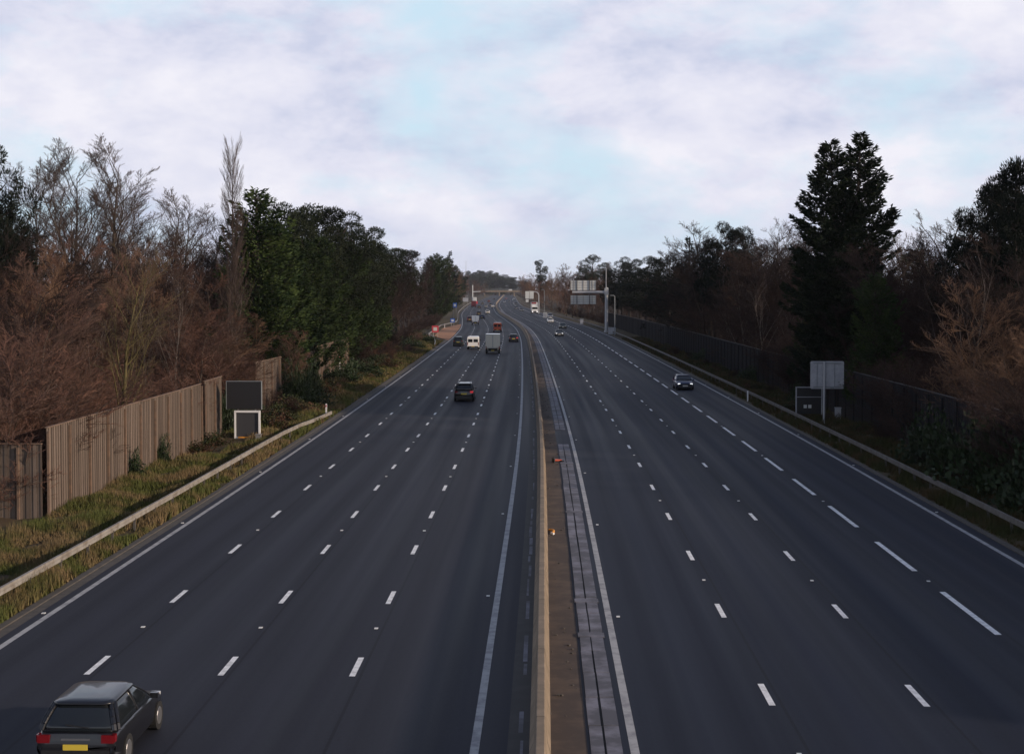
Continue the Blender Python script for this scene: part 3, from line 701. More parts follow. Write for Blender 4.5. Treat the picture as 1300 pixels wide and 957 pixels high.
# ---- named right-hand trees
pplant('twin', 1074, 122, 167, 'huge dark cypress with twin pointed tops on the right', None, 1.1, .1)
for k, px, Y, py, wd in (('pid0', 1262, 112, 232, .62), ('pid1', 1300, 108, 198, .6), ('pid0', 1232, 118, 262, .6), ('pid1', 1285, 114, 226, .6), ('pid1', 1318, 104, 190, .6), ('spr0', 1288, 106, 208, .9)):
    pplant(k, px, Y, py, 'dark ragged pine in the group at the right edge', 'dark pines at the right edge', wd)
pplant('oak0', 1165, 128, 255, 'leafless spreading oak against the sky, left of the two bare', None, 1.0)
bpy.context.scene.collection.objects[-1]
pplant('oak1', 1192, 124, 266, 'leafless spreading tree against the sky beside the right-edge pines', None, .95)
pplant('oak1', 1135, 135, 268, 'leafless tree top touching the right flank of the twin-topped cypress', None, .9)
pplant('oak0', 905, 205, 281, 'leafless tree rising behind the brown domed evergreen, on its left', None, .9)
pplant('oak1', 970, 200, 275, 'wide leafless tree against the sky right of the brown domed evergreen', None, .9)
pplant('oak0', 998, 196, 284, 'leafless tree against the sky touching the left flank of the twin-topped cypress', None, .9)
for k, px, Y, py, wd in (('pid0', 922, 215, 280, .7), ('pid1', 940, 210, 286, .7), ('pid0', 908, 220, 300, .7)):
    pplant(k, px, Y, py, 'dark domed evergreen in the clump halfway along the right-hand wood', 'domed evergreens on the right', wd)
pplant('spr0', 875, 215, 299, 'small spiky conifer with upcurved branches, right of the road sign gantry', None, 1.1)
for k, px, Y, py, wd in (('pid1', 785, 330, 330, .9), ('pid0', 800, 310, 325, 1), ('pid1', 820, 290, 324, 1), ('spr1', 838, 270, 326, 1.2), ('pid0', 850, 250, 322, 1), ('spr0', 862, 235, 326, 1.2), ('pid1', 812, 270, 340, 1.1), ('pid0', 790, 300, 350, 1.1), ('pid1', 840, 235, 348, 1.1), ('pid0', 870, 215, 340, 1.1)):
    pplant(k, px, Y, py, 'black-green evergreen in the dark wood just right of the sign gantry', 'dark evergreens right of the gantry', wd)
pplant('birch', 946, 150, 330, 'pale leafless birch standing out from the dark wood, the taller of two', None, 1.0, .5)
pplant('birch', 973, 153, 345, 'pale leafless birch close right of the taller one in the dark wood', None, .9, 1.9)
pplant('birch', 1052, 104, 350, 'slender grey leafless tree in front of the twin-topped cypress', None, .7, 3)
pplant('ley0', 1112, 112, 345, 'dull green conifer at the right foot of the twin-topped cypress', None, 1.2)
pplant('ley1', 1035, 128, 345, 'black-green conifer at the left foot of the twin-topped cypress', None, 1.1)
for px, Y, py, k in ((720, 480, 334, 'thk0'), (733, 450, 334, 'thk1'), (746, 430, 331, 'thk2'), (760, 410, 332, 'thk0'), (772, 390, 338, 'thd1'), (726, 440, 348, 'thd0'), (742, 410, 345, 'thk1'), (757, 395, 348, 'thd2'), (716, 560, 340, 'thk2')):
    pplant(k, px, Y, py, 'large rounded red-brown leafless tree behind the sign gantry', 'brown trees behind the gantry', 1.15)
pplant('pin0', 753, 470, 322, 'olive green pine top showing above the brown trees behind the gantry', None, 1.0)
for px, Y, py in ((706, 700, 343), (697, 760, 344), (688, 820, 346), (678, 900, 348), (670, 1000, 350), (664, 1150, 352), (700, 640, 352), (712, 600, 345), (692, 700, 356), (683, 780, 357), (674, 880, 358)):
    pplant(rng.choice(['thg0', 'thg1', 'thk0']), px, Y, py, 'distant sunlit tan leafless tree beyond the far gantry on the right', 'distant tan trees on the right', 1.25)
pplant('pin1', 686, 850, 329, 'distant tall green pine standing above the tan trees right of the road', None, .6)

for px, Y, py, k in ((215, 104, 318, 'birch'), (60, 88, 372, 'green'), (118, 95, 350, 'birch'), (188, 108, 332, 'birch')):
    pplant(k, px, Y, py, 'thin pale-stemmed leafless tree standing out from the brown thicket behind the lit fence', 'pale stems in the left thicket', .8)
for px, Y, py, k in ((1225, 92, 300, 'birch'), (1010, 160, 350, 'birch'), (925, 200, 345, 'birch')):
    pplant(k, px, Y, py, 'thin pale-stemmed leafless tree standing out from the dark wood on the right', 'pale stems in the right wood', .8)
pplant('thg1', 1235, 90, 395, 'broad tan leafless shrub left of the two sunlit ones at the right edge', None, 1.7)
pplant('thg0', 1288, 84, 405, 'low broad tan leafless shrub between the two sunlit ones at the right edge', None, 1.8)
for x, Y, h, k in ((-26.0, 104, 8.5, 'thk0'), (-24.6, 109, 7.5, 'thk1'), (-26.2, 113, 8.5, 'thg1'), (-24.4, 117, 6.8, 'thk2'), (-25.4, 123, 7.5, 'thk0'), (-24.8, 131, 6.8, 'thk1'), (-25.6, 138, 7.0, 'thd0'), (-27.4, 108, 10, 'thk2'), (-27.4, 119, 9, 'thk1')):
    plant(k, x, Y, h, 'brown leafless scrub tree right behind the black sign panel, before the green conifers', 'brown scrub trees behind the black sign', 1.5)
for px, Y, py, wd in ((880, 205, 318, 1.5), (905, 200, 305, 1.5), (930, 195, 298, 1.5), (955, 185, 300, 1.5), (980, 180, 302, 1.5), (1003, 176, 308, 1.4), (1150, 120, 305, 1.3), (1180, 118, 300, 1.3), (1205, 112, 300, 1.3), (1230, 108, 296, 1.3), (1260, 104, 300, 1.3), (895, 215, 300, 1.4), (945, 205, 288, 1.4), (970, 195, 290, 1.4)):
    pplant('thd%d' % rng.randrange(3), px, Y, py, 'broad dark brown leafless tree in the wood either side of the twin cypress', 'broad brown trees beside the twin cypress', wd)
# ---- shrubs close to the lit fence
for px, Y, py, k, wd in ((8, 69, 468, 'bsr0', 1.0), (-34, 67, 455, 'bsr1', 1.1), (34, 73, 462, 'bsr2', .9), (-10, 71, 440, 'bsr1', 1.1), (20, 78, 425, 'bsr0', 1.0), (-25, 80, 405, 'bsr2', 1.1), (55, 80, 440, 'bsr2', .9)):
    pplant(k, px, Y, py, 'dense red-brown leafless shrub overhanging the fence return at the left edge', 'red-brown shrubs at the left edge', wd)
pplant('thg0', 1250, 86, 350, 'lighter tan leafless shrub catching the sun at the right edge', None, 1.4)
pplant('thg1', 1295, 78, 372, 'second tan sunlit shrub, cut by the right edge', None, 1.0)

for k, x, y, h, wd in (('bsr0', -25.2, 66.3, 6.4, 1.6), ('bsr1', -28.6, 66.0, 6.8, 1.6), ('bsr2', -25.6, 69.5, 6.4, 1.2), ('bsr1', -26.5, 70.5, 7.6, 1.6), ('bsr0', -31.5, 67.5, 7.2, 1.6), ('bsr2', -29, 73, 9.0, 1.4)):
    plant(k, x, y, h, 'dense red-brown leafless shrub overhanging the fence return at the left edge', 'red-brown shrubs at the left edge', wd)
# ---- the woods behind the fences
def interp(tab, x):
    if x <= tab[0][0]: return tab[0][1]
    for (a, ya), (b_, yb) in zip(tab, tab[1:]):
        if x <= b_: return ya + (yb - ya) * (x - a) / (b_ - a)
    return tab[-1][1]
skyL = [(-200, 270), (0, 275), (100, 283), (190, 292), (260, 300), (330, 310), (470, 322), (560, 345), (600, 352), (640, 360)]
skyR = [(660, 356), (720, 345), (780, 345), (850, 335), (900, 310), (1010, 303), (1130, 300), (1210, 300), (1300, 290), (1500, 270)]
def wood(side, rows):
    for ri, (off, d0, d1, st, drop, kinds, hcap) in enumerate(rows):
        d = d0
        while d < d1:
            dd = d + rng.uniform(-.4, .4) * st; o = off + rng.uniform(-1.5, 1.5) * (1 + ri * .6)
            p = P(side * o, dd); px = pxof(p.x, dd)
            if -260 < px < 1560:
                py = interp(skyL if side < 0 else skyR, px) + rng.uniform(drop[0], drop[1])
                h = min(max(ztop(py, dd), 3.0), hcap * rng.uniform(.85, 1.1))
                k = kinds(px, dd); k = rng.choice(k)
                sh = k[:2] == 'bs'
                if side < 0: lb, g = ('red-brown leafless undergrowth shrub just behind the left fence line', 'undergrowth behind the left fence') if sh else ('leafless brown tree in the wood filling the space behind the left fence', 'woodland trees behind the left fence')
                else: lb, g = ('dark leafless undergrowth shrub just behind the right fence', 'undergrowth behind the right fence') if sh else ('dark leafless tree in the wood filling the space behind the right fence', 'woodland trees behind the right fence')
                if k[:3] in ('pid', 'ley', 'pin'): lb = lb.replace('leafless brown', 'evergreen').replace('dark leafless', 'dark evergreen'); g = g.replace('woodland trees', 'evergreens')
                plant(k, p.x, dd, h, lb, g, rng.uniform(1.05, 1.4) * (1.2 if hcap < 7 else 1.0))
            d += st * (1 if d < 260 else 2.2)
red = ['thk0', 'thk1', 'thk2']; drk = ['thd0', 'thd1', 'thd2']
kl1 = lambda px, d: ['bsr0', 'bsr1', 'bsr2'] if px < 400 else ['bsd0', 'bsd1']
def kl2(px, d):
    return red + ['thk0', 'thd0', 'thd1', 'thg1'] if px < 300 else (['ley0', 'ley1', 'thd0'] if px < 470 else drk)
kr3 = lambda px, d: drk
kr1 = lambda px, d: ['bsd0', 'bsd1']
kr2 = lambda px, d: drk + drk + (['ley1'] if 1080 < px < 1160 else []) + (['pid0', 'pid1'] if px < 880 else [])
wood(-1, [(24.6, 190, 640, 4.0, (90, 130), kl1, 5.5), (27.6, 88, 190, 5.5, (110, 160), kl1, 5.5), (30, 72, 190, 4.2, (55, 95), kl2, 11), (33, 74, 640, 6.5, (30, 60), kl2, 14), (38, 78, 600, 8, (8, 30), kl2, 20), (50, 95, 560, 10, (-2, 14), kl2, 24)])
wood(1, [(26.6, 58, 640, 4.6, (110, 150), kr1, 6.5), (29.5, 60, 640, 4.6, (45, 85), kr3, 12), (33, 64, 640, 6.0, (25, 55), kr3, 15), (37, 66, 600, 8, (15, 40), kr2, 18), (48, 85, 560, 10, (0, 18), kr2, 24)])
# distant roadside woods
def farwood(side, tab, cnt, Y0, Y1, o0, o1, kinds, lb, g):
    for i in range(cnt):
        Y = Y0 * (Y1 / Y0) ** ((i + rng.random()) / cnt); p = P(side * rng.uniform(o0, o1), Y); px = pxof(p.x, Y)
        py = interp(tab, px) + rng.uniform(0, 7); h = min(max(ztop(py, Y), 5), 20)
        plant(rng.choice(kinds), p.x, Y, h, lb, g, 1.5 if Y > 900 else 1.2)
farL = [(560, 335), (592, 346), (605, 347), (640, 352), (660, 356)]
farwood(-1, farL, 44, 520, 1900, 22, 70, ['thg0', 'thg1', 'thk1'], 'distant tan leafless tree lining the left of the road beyond the refuge', 'distant tan trees on the left')
farR = [(655, 352), (700, 345), (730, 340)]
farwood(1, farR, 24, 560, 1900, 24, 70, ['thk0', 'thg1', 'thd0'], 'distant brown leafless tree lining the right of the road beyond the gantries', 'distant brown trees on the right')

# ------------------------------------------------------------------ far hill, bridge, mast
mb = MB(); nx, ny = 40, 14; 
for j in range(ny):
    for i in range(nx):
        x = -520 + i * 26; y = 2350 + j * 48
        hgt = 16 * math.exp(-((x + 190) / 200) ** 2) * math.sin(math.pi * min(1, (j + .0) / (ny - 1))) + 2 * math.sin(x * .02) * (j > 0) * (j < ny - 1)
        mb.v.append((x, y, -.3 + max(0, hgt)))
for j in range(ny - 1):
    for i in range(nx - 1): a = j * nx + i; mb.f.append((a, a + 1, a + nx + 1, a + nx)); mb.m.append(0)
struct(mb.build('hill', M['floor'], smooth=True))
hill_sky = [(575, 345), (592, 342), (600, 346), (608, 343), (622, 343), (636, 346), (648, 351), (656, 356), (680, 356)]
for i in range(84):
    Y = rng.uniform(2150, 2950); px = rng.uniform(570, 672); py = interp(hill_sky, px) + rng.uniform(0, 10) * (i % 3 > 0)
    x = atY(px, Y); j = (Y - 2350) / 48 / 13
    z0 = -.3 + (max(0, 16 * math.exp(-((x + 190) / 200) ** 2) * math.sin(math.pi * min(1, max(0, j)))) if Y > 2350 else 0)
    h = min(ztop(py, Y) - z0, 30)
    if h > 5: plant(rng.choice(['pin0', 'pin1', 'ley0', 'pin0', 'thg0']), x, Y, h, 'tree of the dark wooded hill on the horizon beyond the bridge', 'trees on the horizon hill', 1.7, None, z0)

BY = 1950
bx0, bx1 = atY(608, BY), atY(660, BY)
br = thing('road_bridge', 'distant pale concrete bridge crossing the motorway below the wooded hill', 'bridge', ((bx0 + bx1) / 2, BY, 0))
mb = MB(); hw = (bx1 - bx0) / 2
mb.box((0, 0, 5.9), (2 * hw, 10, 1.5)); mb.box((0, -5.2, 6.6), (2 * hw, .4, 1.5)); mb.box((0, 5.2, 6.6), (2 * hw, .4, 1.5)); mb.build('deck', M['barrier'], br)
for x in (-hw * .72, 0, hw * .72):
    mb = MB(); mb.box((x, 0, 2.5), (1.2, 8, 5.3)); mb.build('pier', M['barrier'], br)
mb = MB()
for i in range(int(hw)): mb.box((-hw + i * 2 + 1, -5.2, 8.3), (.25, .12, 2.0))
mb.box((0, -5.2, 9.3), (2 * hw, .16, .25)); mb.box((0, -5.2, 8.2), (2 * hw, .12, .2)); mb.build('railing', M['cab'], br)
def lattice(px, Y, py, lb, wd=1.2):
    x = atY(px, Y); h = ztop(py, Y); t = thing('radio_mast', lb, 'mast', (x, Y, 0)); mb = MB()
    for a in range(3):
        c = Vector((math.cos(a * 2.094), math.sin(a * 2.094), 0)) * wd; mb.tube(c, c * .4 + Vector((0, 0, h)), .07, .05, 5)
    for k in range(14):
        z = h * k / 14; f_ = wd * (1 - .6 * k / 14)
        for a in range(3):
            p1 = Vector((math.cos(a * 2.094) * f_, math.sin(a * 2.094) * f_, z)); p2 = Vector((math.cos((a+1) * 2.094) * f_, math.sin((a+1) * 2.094) * f_, z + h / 14)); mb.tube(p1, p2, .03, .03, 4)
    mb.build('lattice', M['gantry'], t)
lattice(591.5, 1500, 331, 'thin lattice radio mast on the skyline left of the far hill')

# ------------------------------------------------------------------ signs and street furniture
# matrix sign seen on the left: black panel above a white-framed display
Ys = 99; sx = atY(309, Ys)
t = thing('message_sign', 'roadside sign with big black panel above a white-framed grey display, left verge', 'road sign', (sx, Ys, 0))
z = lambda py: ztop(py, Ys)
mb = MB(); mb.box((0, .0, (z(485) + z(520)) / 2), (2.36, .16, z(485) - z(520))); mb.build('black_panel', M['black'], t)
mb = MB()
for xs in (-1.19, 1.19): mb.box((xs, .01, (z(485) + z(520)) / 2), (.035, .2, z(485) - z(520) + .06))
mb.box((0, .01, z(485) + .02), (2.40, .2, .035)); mb.build('panel_edge', M['cab'], t)
mb = MB(); zc = (z(522) + z(558)) / 2; hh = z(522) - z(558); cxo = .22
for xs in (-.82, .82): mb.box((cxo + xs, -.05, zc), (.10, .24, hh))
for zs in (-1, 1): mb.box((cxo, -.05, zc + zs * (hh/2 - .065)), (1.51, .24, .13))
fr_ = mb.build('display_frame', M['white'], t)
mb = MB(); mb.box((cxo, 0, zc), (1.50, .12, hh - .27)); mb.build('display', M['screen'], t)
mb = MB(); mb.box((cxo - .05, -.19, z(558) + .10), (1.1, .05, .09)); mb.build('amber_strip', M['amber'], t)
for xs in (-.45, .75):
    mb = MB(); mb.tube((xs, .14, -.1), (xs, .14, z(487)), .06, .06, 8); mb.build('post', M['steel_old'], t)
t = thing('junction_box', 'small pale junction box on the ground right of the white-framed display', 'box', (atY(327, 97), 97, .1))
mb = MB(); mb.box((0, 0, .25), (.34, .26, .5)); mb.box((0, 0, .52), (.42, .34, .05)); mb.build('body', M['steel'], t)

# sign back on the right verge with its pole, dark board and cabinet
Ys = 111; sx = atY(1051, Ys); z = lambda py: ztop(py, Ys)
t = thing('road_sign', 'grey back of a square road sign on one pole, right verge before the fence', 'road sign', (sx, Ys, 0))
mb = MB(); w_, h_ = 2.5, z(458) - z(493); zc = (z(458) + z(493)) / 2
rr = .12; ring = []
for ccx, ccz, a0 in ((w_/2 - rr, h_/2 - rr, 0), (-w_/2 + rr, h_/2 - rr, 90), (-w_/2 + rr, -h_/2 + rr, 180), (w_/2 - rr, -h_/2 + rr, 270)):
    for k in range(4): a = R(a0 + 30 * k); ring.append((ccx + rr * math.cos(a), ccz + rr * math.sin(a)))
mb.loft([[Vector((x, y_, zc + q)) for x, q in ring] for y_ in (0, .05)]); mb.build('sign_plate', M['signgrey'], t)
mb = MB()
for q in (-.46, .46): mb.box((0, -.05, zc + q * h_ * .93), (w_ * .84, .06, .07))
for q in (-.3, .22): mb.box((q * w_, -.03, zc), (.035, .04, h_ * .84))
mb.build('channel', M['cab'], t)
mb = MB(); mb.tube((-.24, -.13, -.1), (-.24, -.13, zc + h_/2 - .04), .085, .085, 10); mb.build('pole', M['gantry'], t)
mb = MB(); mb.box((-.24, -.13, .04), (.8, .8, .12)); mb.box((.35, -.15, zc - h_/2 + .09), (.28, .12, .09)); mb.build('bracket', M['cab'], t)
Ys = 116; sx = atY(1028, Ys)
t = thing('sign_board', 'dark low board with two small pale plates, left of and behind the grey sign back', 'board', (sx, Ys, 0), 0)
mb = MB(); hh = ztop(491, Ys); mb.box((0, 0, (hh + .45) / 2), (2.0, .07, hh - .45)); mb.build('board', M['black'], t)
mb = MB()
for x in (-1.0, 1.0): mb.box((x, -.02, hh / 2), (.09, .12, hh))
mb.box((0, -.02, hh), (2.1, .12, .07)); mb.box((0, -.05, hh * .7), (2, .05, .05)); mb.build('frame', M['signgrey'], t)
for x in (-.30, .06):
    mb = MB(); mb.box((x, -.08, 1.05), (.24, .04, .26)); mb.build('small_plate', M['signlight'], t)
t = thing('control_cabinet', 'small pale grey roadside cabinet right of the square sign back', 'cabinet', (atY(1065, 113), 113, 0))
mb = MB(); mb.box((0, 0, .62), (.42, .34, 1.1)); mb.box((0, 0, 1.19), (.48, .4, .05)); mb.box((0, 0, .04), (.55, .45, .1)); mb.build('body', M['signgrey'], t)
mb = MB(); mb.box((0, -.18, .62), (.34, .02, .95)); dr = mb.build('door', M['gantry'], t)
mb = MB(); mb.box((.12, -.2, .65), (.03, .03, .14)); mb.build('handle', M['black'], dr)

# cantilever gantry on the right
Yg = 345; gx = atY(770, Yg); z = lambda py: ztop(py, Yg)
t = thing('sign_gantry', 'grey cantilever sign gantry reaching left over the right carriageway, backs of two signs', 'gantry', (gx, Yg, 0))
mb = MB(); mb.tube((0, 0, -.1), (0, 0, z(365)), .40, .36, 14); mb.tube((0, 0, 0), (0, 0, .5), .55, .55, 14); mb.build('column', M['gantry'], t)
mb = MB(); ax = atY(726.5, Yg) - gx; mb.tube((.1, 0, z(371)), (ax, 0, z(371)), .34, .30, 12); mb.box((0, 0, z(370)), (.95, .95, 1.5)); mb.build('arm', M['gantry'], t)
x0, x1 = atY(724.5, Yg) - gx, atY(756.5, Yg) - gx
for (pa, pb) in ((356, 368.2), (375, 386)):
    za_, zb_ = z(pb), z(pa); mb = MB(); mb.box(((x0 + x1)/2, .55, (za_ + zb_)/2), (x1 - x0, .08, zb_ - za_)); pn = mb.build('sign_panel', M['signlight'], t)
    mb = MB()
    for q in (.0, .12, .5, .86, 1.0): mb.box((x0 + (x1 - x0) * q, .46, (za_ + zb_)/2), (.12, .1, zb_ - za_ + .06))
    for q in (0, .25, .5, .75, 1): mb.box(((x0 + x1)/2, .44, za_ + (zb_ - za_) * q), (x1 - x0, .08, .07))
    mb.build('stiffener', M['steel'], pn)
mb = MB()
for q in (.25, .75): mb.box((x0 + (x1 - x0) * q, .38, z(371)), (.16, .14, z(356) - z(386)))
mb.build('hanger', M['gantry_dark'], t)
mb = MB(); mb.tube((-.1, 0, z(366)), (-.1, 0, z(340)), .11, .07, 8); mb.build('camera_mast', M['gantry'], t)
mb = MB(); mb.box((-.5, 0, z(339)), (1.0, .12, .12)); mb.tube((.2, -.2, z(338)), (.2, .3, z(338)), .16, .16, 8); mb.tube((.2, 0, z(342)), (.2, 0, z(339)), .16, .2, 8); mb.build('camera', M['gantry_dark'], t)
def cabinet(px, Y, w_, h_, lb, m_='cab'):
    t = thing('control_cabinet', lb, 'cabinet', (atY(px, Y), Y, 0)); mb = MB(); mb.box((0, 0, h_/2), (w_, w_*.6, h_)); mb.box((0, 0, h_ + .03), (w_ + .08, w_*.6 + .08, .06)); mb.build('body', M[m_], t)
    mb = MB(); mb.box((0, -w_*.3 - .015, h_/2), (w_*.8, .03, h_*.8)); mb.build('door', M['signgrey'], t)
cabinet(777, 330, 1.6, 1.5, 'bluish cabinet at the foot of the sign gantry column', 'signgrey')
cabinet(738.5, 420, 1.0, 1.6, 'small grey cabinet on the verge below the gantry signs')
cabinet(692, 520, 1.4, 1.7, 'pale cabinet beside the lorry, on the far right verge', 'signlight')
# second, curved gantry further off
Yg = 600; gx = atY(684, Yg); z = lambda py: ztop(py, Yg)
t = thing('sign_gantry', 'distant curved mast with a white sign panel, above the white and red lorry', 'gantry', (gx, Yg, 0))
pts = [Vector((0, 0, 0)), Vector((0, 0, z(375)))] + [Vector((-1.6 + 1.6 * math.cos(R(a)), 0, z(375) + 1.5 * math.sin(R(a)))) for a in (20, 45, 70, 90)] + [Vector((-4.0, 0, z(370)))]
mb = MB(); mb.path(pts, .2, 8); mb.build('curved_mast', M['gantry'], t)
for a, b_, c, d_, nm in ((667, 677.5, 369.8, 379.2, 'white_panel'), (667.5, 671, 380, 383.5, 'small_panel')):
    xa, xb = atY(a, Yg) - gx, atY(b_, Yg) - gx; mb = MB(); mb.box(((xa + xb)/2, -.3, (z(c) + z(d_))/2), (xb - xa, .15, z(c) - z(d_))); q = mb.build(nm, M['signlight'], t)
    if nm == 'white_panel':
        mb = MB(); mb.box(((xa + xb)/2, -.39, (z(c) + z(d_))/2), (.2, .03, z(c) - z(d_) - .2)); mb.build('centre_post', M['steel_old'], q)
# left gantry far away: white column and arm
Yg = 900; gx = atY(600, Yg); z = lambda py: ztop(py, Yg)
t = thing('sign_gantry', 'distant white cantilever gantry on the left verge, arm pointing right', 'gantry', (gx, Yg, 0))
mb = MB(); mb.tube((0, 0, 0), (0, 0, z(362)), .35, .28, 10); mb.build('column', M['signlight'], t)
mb = MB(); mb.tube((0, 0, z(370.5)), (atY(610, Yg) - gx, 0, z(370)), .28, .24, 10); mb.build('arm', M['signlight'], t)
mb = MB(); mb.box((atY(603, Yg) - gx, -.4, z(380)), (2.2, .2, 2.6)); mb.build('sign_panel', M['signlight'], t)
mb = MB(); mb.box((atY(605, Yg) - gx, -.5, z(384)), (1.5, .2, 1.6)); mb.build('red_panel', M['red'], t)
def lamp(px, Y, py, lb, arm=1.4):
    x = atY(px, Y); h = ztop(py, Y); t = thing('lamp_post', lb, 'lamp post', (x, Y, 0)); mb = MB()
    mb.path([Vector((0, 0, 0)), Vector((0, 0, h - .3)), Vector((-arm * .3, 0, h - .05)), Vector((-arm, 0, h))], .09, 8); mb.build('post', M['cab'], t)
    mb = MB(); mb.box((-arm - .3, 0, h), (.7, .25, .14)); mb.build('lamp_head', M['cab'], t)
lamp(780.5, 320, 375, 'slim lamp post in front of the black wood, right of the gantry column', .35)
lamp(691, 560, 368, 'slim distant pole right of the curved mast', .4)
def flatsign(px, Y, py0, py1, wpx, m_, lb, name='road_sign', mark=None):
    x = atY(px, Y); z0, z1 = ztop(py1, Y), ztop(py0, Y); wd = wpx * Y / F; t = thing(name, lb, 'road sign', (x, Y, 0))
    z0 = max(z0, .5); mb = MB(); mb.box((0, 0, (z0 + z1)/2), (wd, .06, z1 - z0)); p = mb.build('sign_plate', M[m_], t)
    if mark:
        mb = MB(); mb.box((0, -.04, (z0 + z1)/2), (wd * .55, .02, (z1 - z0) * .5)); mb.build('marking', M[mark], p)
    mb = MB()
    for q in (-.3, .3): mb.tube((wd * q, .07, 0), (wd * q, .07, z1 - .1), .05, .05, 6)
    mb.build('posts', M['steel'], t)
flatsign(574.5, 400, 404.3, 409.5, 5.5, 'blue', 'small blue refuge sign beside the orange bay, the nearer of two', mark='signlight')
flatsign(577.5, 500, 384.5, 390.5, 5.0, 'blue', 'small blue and white sign further off, above the nearer blue one', mark='signlight')
flatsign(552.5, 312, 413.5, 422, 8.5, 'red', 'red and white sign board at the near end of the orange refuge bay', mark='signlight')
flatsign(591, 700, 378, 383, 7.0, 'signgrey', 'pale flat panel standing in for a far vehicle on the left, beside the white gantry')  # plain panel put in place of a pale distant vehicle
for px, Y, lb in ((564.5, 380, 'white marker post behind the orange refuge bay'), (545.5, 296, 'white marker post at the near corner of the orange refuge bay'), (530, 250, 'white marker post on the dark verge left of the nearest dark hatchback'), (431, 168, 'thin white post standing by the ivy at the foot of the green conifers'), (413.5, 117, 'white marker post behind the ramped end of the left guardrail')):
    t = thing('marker_post', lb, 'marker post', (atY(px, Y), Y, 0)); mb = MB(); hh = 1.1 if Y != 168 else 2.6
    mb.loft([[Vector((x * .06, y_ * .03, z_)) for x, y_ in ((-1, -1), (1, -1), (1, 1), (-1, 1))] for z_ in (0, hh)]); mb.build('post', M['white'] if Y != 168 else M['signlight'], t)
    mb = MB(); mb.box((0, -.035, hh - .18), (.08, .012, .14)); mb.build('reflector', M['red'], t)
t = thing('marker_post', 'small white-topped marker post beside the right guardrail beyond the blue car', 'marker post', (atY(950, 134), 134, 0)); mb = MB(); mb.box((0, 0, .5), (.12, .05, 1.0)); mb.build('post', M['white'], t)

# debris on the reservation
p = ground(709, 587); t = thing('traffic_cone', 'crushed orange traffic cone lying on the brown median strip', 'traffic cone', (p.x, p.y, .03), .5); t.scale = (.75, .75, .75)
mb = MB(); rings = []
for k, (y_, r_) in enumerate(((-.36, .13), (-.2, .13), (0, .10), (.2, .06), (.3, .04))): rings.append([Vector((r_ * math.cos(a), y_, .15 + r_ * .75 * math.sin(a))) for a in [i * .628 for i in range(10)]])
mb.loft([[Vector((v.y, v.x, v.z)) for v in r_] for r_ in rings]); mb.build('cone', M['orange_paint'], t)
mb = MB(); mb.box((-.46, 0, .16), (.06, .42, .36)); mb.build('base', M['black'], t); mb = MB(); mb.box((.36, .12, .05), (.3, .3, .08), Matrix.Rotation(.5, 3, 'Z')); mb.build('torn_base', M['tyre'], t)
p = ground(700, 676); t = thing('debris', 'bent yellow and white strip of debris leaning against the concrete barrier', 'debris', (p.x, p.y, 0)); mb = MB()
mb.path([Vector((-.10, .5, .04)), Vector((.02, .3, .08)), Vector((.10, .05, .09)), Vector((.10, -.2, .07)), Vector((.0, -.42, .04))], .045, 6); mb.build('yellow_strip', M['amber'], t)
mb = MB(); mb.tube((0, -.42, .05), (.10, -.55, .05), .06, .05, 6); mb.build('white_end', M['white'], t)
r_ = random.Random(9); mb = MB()
for k in range(240):
    d = r_.uniform(34, 190); o = r_.uniform(.08, 1.0) if r_.random() < .8 else r_.uniform(.08, .3); s_ = r_.uniform(.02, .07)
    mb.box(P(o, d, s_ * .3), (s_, s_ * 1.3, s_ * .7), Matrix.Rotation(r_.uniform(0, 3), 3, 'Z'))
tag(mb.build('litter', M['kerb']), 'scattered stones and small litter on the brown median strip', 'litter', kind='stuff')

